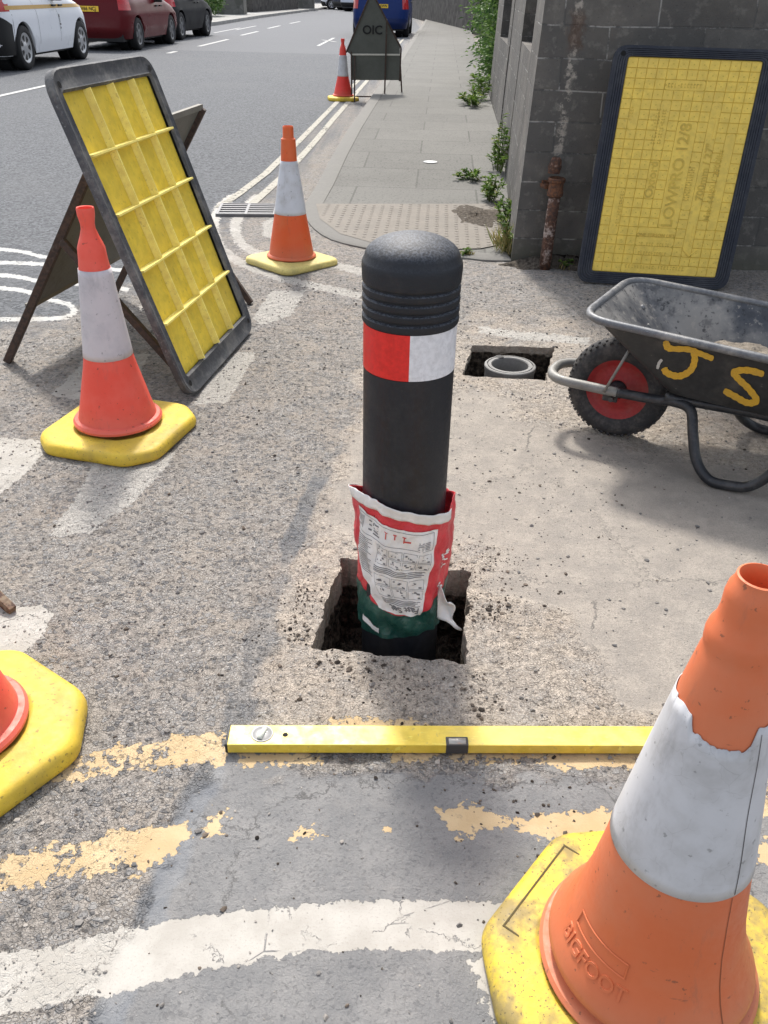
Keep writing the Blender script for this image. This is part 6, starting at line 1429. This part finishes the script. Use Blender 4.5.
# ------------------------------------------------------------------ walls, gate piers and houses at the end of the street
def rubble(name, c1, c2, mo, sc):
    t = NT(name); P = t.pos(); v = t.n('ShaderNodeTexVoronoi'); t.l(P, v.inputs['Vector']); v.inputs['Scale'].default_value = sc
    e = t.n('ShaderNodeTexVoronoi', feature='DISTANCE_TO_EDGE'); t.l(P, e.inputs['Vector']); e.inputs['Scale'].default_value = sc
    c = t.mix(t.sep(v.outputs['Color'])[0], c1, c2); c = t.mix(t.step(e.outputs['Distance'], 0.07, 0.02), c, mo); n = t.noise(P, 3, 4); c = t.mix(t.m('MULTIPLY', t.step(n, 0.45, 0.7), 0.4), c, (0.07, 0.075, 0.06))
    return t.fin(c, 0.95, t.bump(e.outputs['Distance'], 0.6, 0.02), 0, 0.2)
M_RUB1 = rubble('dark rubble stone', (0.035, 0.032, 0.032), (0.10, 0.093, 0.088), (0.06, 0.057, 0.054), 4.5)
M_RUB3 = rubble('grey rubble stone', (0.10, 0.10, 0.09), (0.19, 0.185, 0.17), (0.13, 0.125, 0.115), 3.5)
def wall_seg(name, pts, z1, th, mat, label, cap=True, group=None):
    root = empty(name, (pts[0][0], pts[0][1], 0)); tag(root, label, 'wall', group); o = Vector((pts[0][0], pts[0][1], 0))
    Pp = [Vector((x, y, 0)) for x, y in pts]; a = []; b_ = []
    for i, p in enumerate(Pp):
        tn = (Pp[min(i+1, len(Pp)-1)]-Pp[max(i-1, 0)]).normalized(); n = Vector((-tn.y, tn.x, 0)); a.append(p+n*th/2-o); b_.append(p-n*th/2-o)
    m = MB(); k = len(a); z_ = Vector((0, 0, z1)); dn = Vector((0, 0, -0.1))
    for A2, B2, (za, zb), nm in ((a, b_, (dn, z_), 'wall'),):
        m.loft([[p+za for p in A2], [p+zb for p in A2], [p+zb for p in B2], [p+za for p in B2]], closed=False); m.add([A2[0]+za, A2[0]+zb, B2[0]+zb, B2[0]+za, A2[-1]+za, A2[-1]+zb, B2[-1]+zb, B2[-1]+za], [(0, 1, 2, 3), (4, 5, 6, 7)])
    m.build('wall', mat, root)
    if cap:
        m = MB(); a3 = [p+(p-q).normalized()*0.05 for p, q in zip(a, b_)]; b3 = [q+(q-p).normalized()*0.05 for p, q in zip(a, b_)]; zc0, zc1 = Vector((0, 0, z1+0.003)), Vector((0, 0, z1+0.10))
        m.loft([[p+zc0 for p in a3], [p+zc1 for p in a3], [q+zc1 for q in b3], [q+zc0 for q in b3]]); m.build('coping', M_KERB, root)
    return root
wall_seg('stone_wall', [(3.3, 33.0), (2.6, 41), (1.55, 52), (0.2, 68), (-1.6, 90)], 1.9, 0.4, M_RUB1, 'dark rubble wall curving along the pavement beyond the blue van')
wall_seg('stone_wall', [(2.35, 18), (2.9, 24), (3.35, 32.6)], 1.5, 0.35, M_RUB1, 'dark stone wall behind the hedges on the right')
wall_seg('stone_wall', [(-10.2, 22), (-9.2, 36), (-8.55, 43.0)], 0.95, 0.35, M_RUB3, 'low grey stone wall behind the parked cars across the road')
wall_seg('stone_wall', [(-8.15, 55.4), (-7.6, 60), (-6.75, 67.2)], 1.75, 0.4, M_RUB1, 'dark stone wall across the road between two gate piers')
def pier(x, y, w, z1, label):
    root = empty('gate_pier', (x, y, 0)); tag(root, label, 'gate pier', 'gate piers across the road')
    m = MB(); m.box((0, 0, z1/2), (w, w, z1), 0.05, 0.02); m.build('shaft', M_RUB3, root); m = MB(); m.box((0, 0, z1+0.075), (w+0.16, w+0.16, 0.14), 0.05, 0.03); m.build('cap', M_KERB, root)
pier(-8.45, 50.9, 1.5, 1.8, 'pale stone gate pier across the road nearer the cars'); pier(-6.45, 69.6, 1.6, 2.0, 'grey gate pier at the far end of the dark wall')
bush('shrub', (-8.75, 46.0, 0.1), (0.55, 1.8, 0.75), 3600, 'green shrub between the low wall and the pale gate pier across the road', 0.13, LEAF2, 8, 'shrub')
bush('shrub', (-10.4, 60.0, 0.1), (1.4, 4.0, 1.3), 3000, 'green shrub growing behind the dark stone wall', 0.22, LEAF2, 8, 'shrub')
# tree mass and houses closing the street
def house(loc, rz, w, d, z1, mat, label, nwin):
    root = empty('terraced_house', loc, rz); tag(root, label, 'house', 'houses closing the street')
    m = MB(); m.box((0, d/2, z1/2), (w, d, z1)); m.build('wall', mat, root)
    m = MB(); m.loft([[Vector((-w/2-.2, -.3, z1)), Vector((-w/2-.2, d/2, z1+2.4)), Vector((-w/2-.2, d+.3, z1))], [Vector((w/2+.2, -.3, z1)), Vector((w/2+.2, d/2, z1+2.4)), Vector((w/2+.2, d+.3, z1))]], True, True); rf_ = m.build('roof', plain('slate tiles', (0.07, 0.075, 0.085), 0.7), root)
    m = MB(); m.box((w*0.36, d/2, z1+2.5), (0.7, 0.9, 1.8)); m.build('chimney', M_RUB3, rf_)
    for k in range(nwin):
        x_ = -w/2 + w*(k+0.5)/nwin
        for zc in (1.5, 4.1):
            m = MB(); m.box((x_, -0.02, zc), (1.1, 0.08, 1.4)); f_ = m.build('window', plain('white frame', (0.7, 0.7, 0.68), 0.5), root); m = MB(); m.box((x_, -0.065, zc), (0.94, 0.02, 1.24)); m.build('pane', GLASS, f_)
    m = MB(); m.box((w*0.42, -0.03, 1.05), (0.95, 0.1, 2.1)); m.build('door', plain('dark door', (0.04, 0.05, 0.09), 0.5), root)
house((-6.5, 112, 0), R(4), 11, 8, 5.6, plain('grey render', (0.20, 0.20, 0.20), 0.9, sc=2), 'grey rendered house closing the end of the street', 3)
house((-18.5, 108, 0), R(6), 11, 8, 5.6, plain('buff stone front', (0.25, 0.22, 0.18), 0.9, sc=2), 'buff stone house beyond the far gate pier', 3)
house((5.5, 100, 0), R(-6), 11, 8, 5.6, plain('dark stone front', (0.13, 0.125, 0.12), 0.9, sc=2), 'dark stone house behind the curving wall', 3)
# end of a timber or metal bar poking in at the left edge
rb = empty('sign_leg', (-0.962, 1.68, 0.0), R(-35)); tag(rb, 'end of a rusty brown bar resting on a white paint block at the left edge', 'metal bar')
m = MB(); Mx = Matrix.Translation((-0.26, 0, 0.125)) @ Matrix.Rotation(R(20), 4, 'Y'); m.box(None, (0.70, 0.020, 0.026), M=Mx, bev=0.002); m.build('bar', rust('brown bar', (0.20, 0.15, 0.10), amount=0.5), rb)
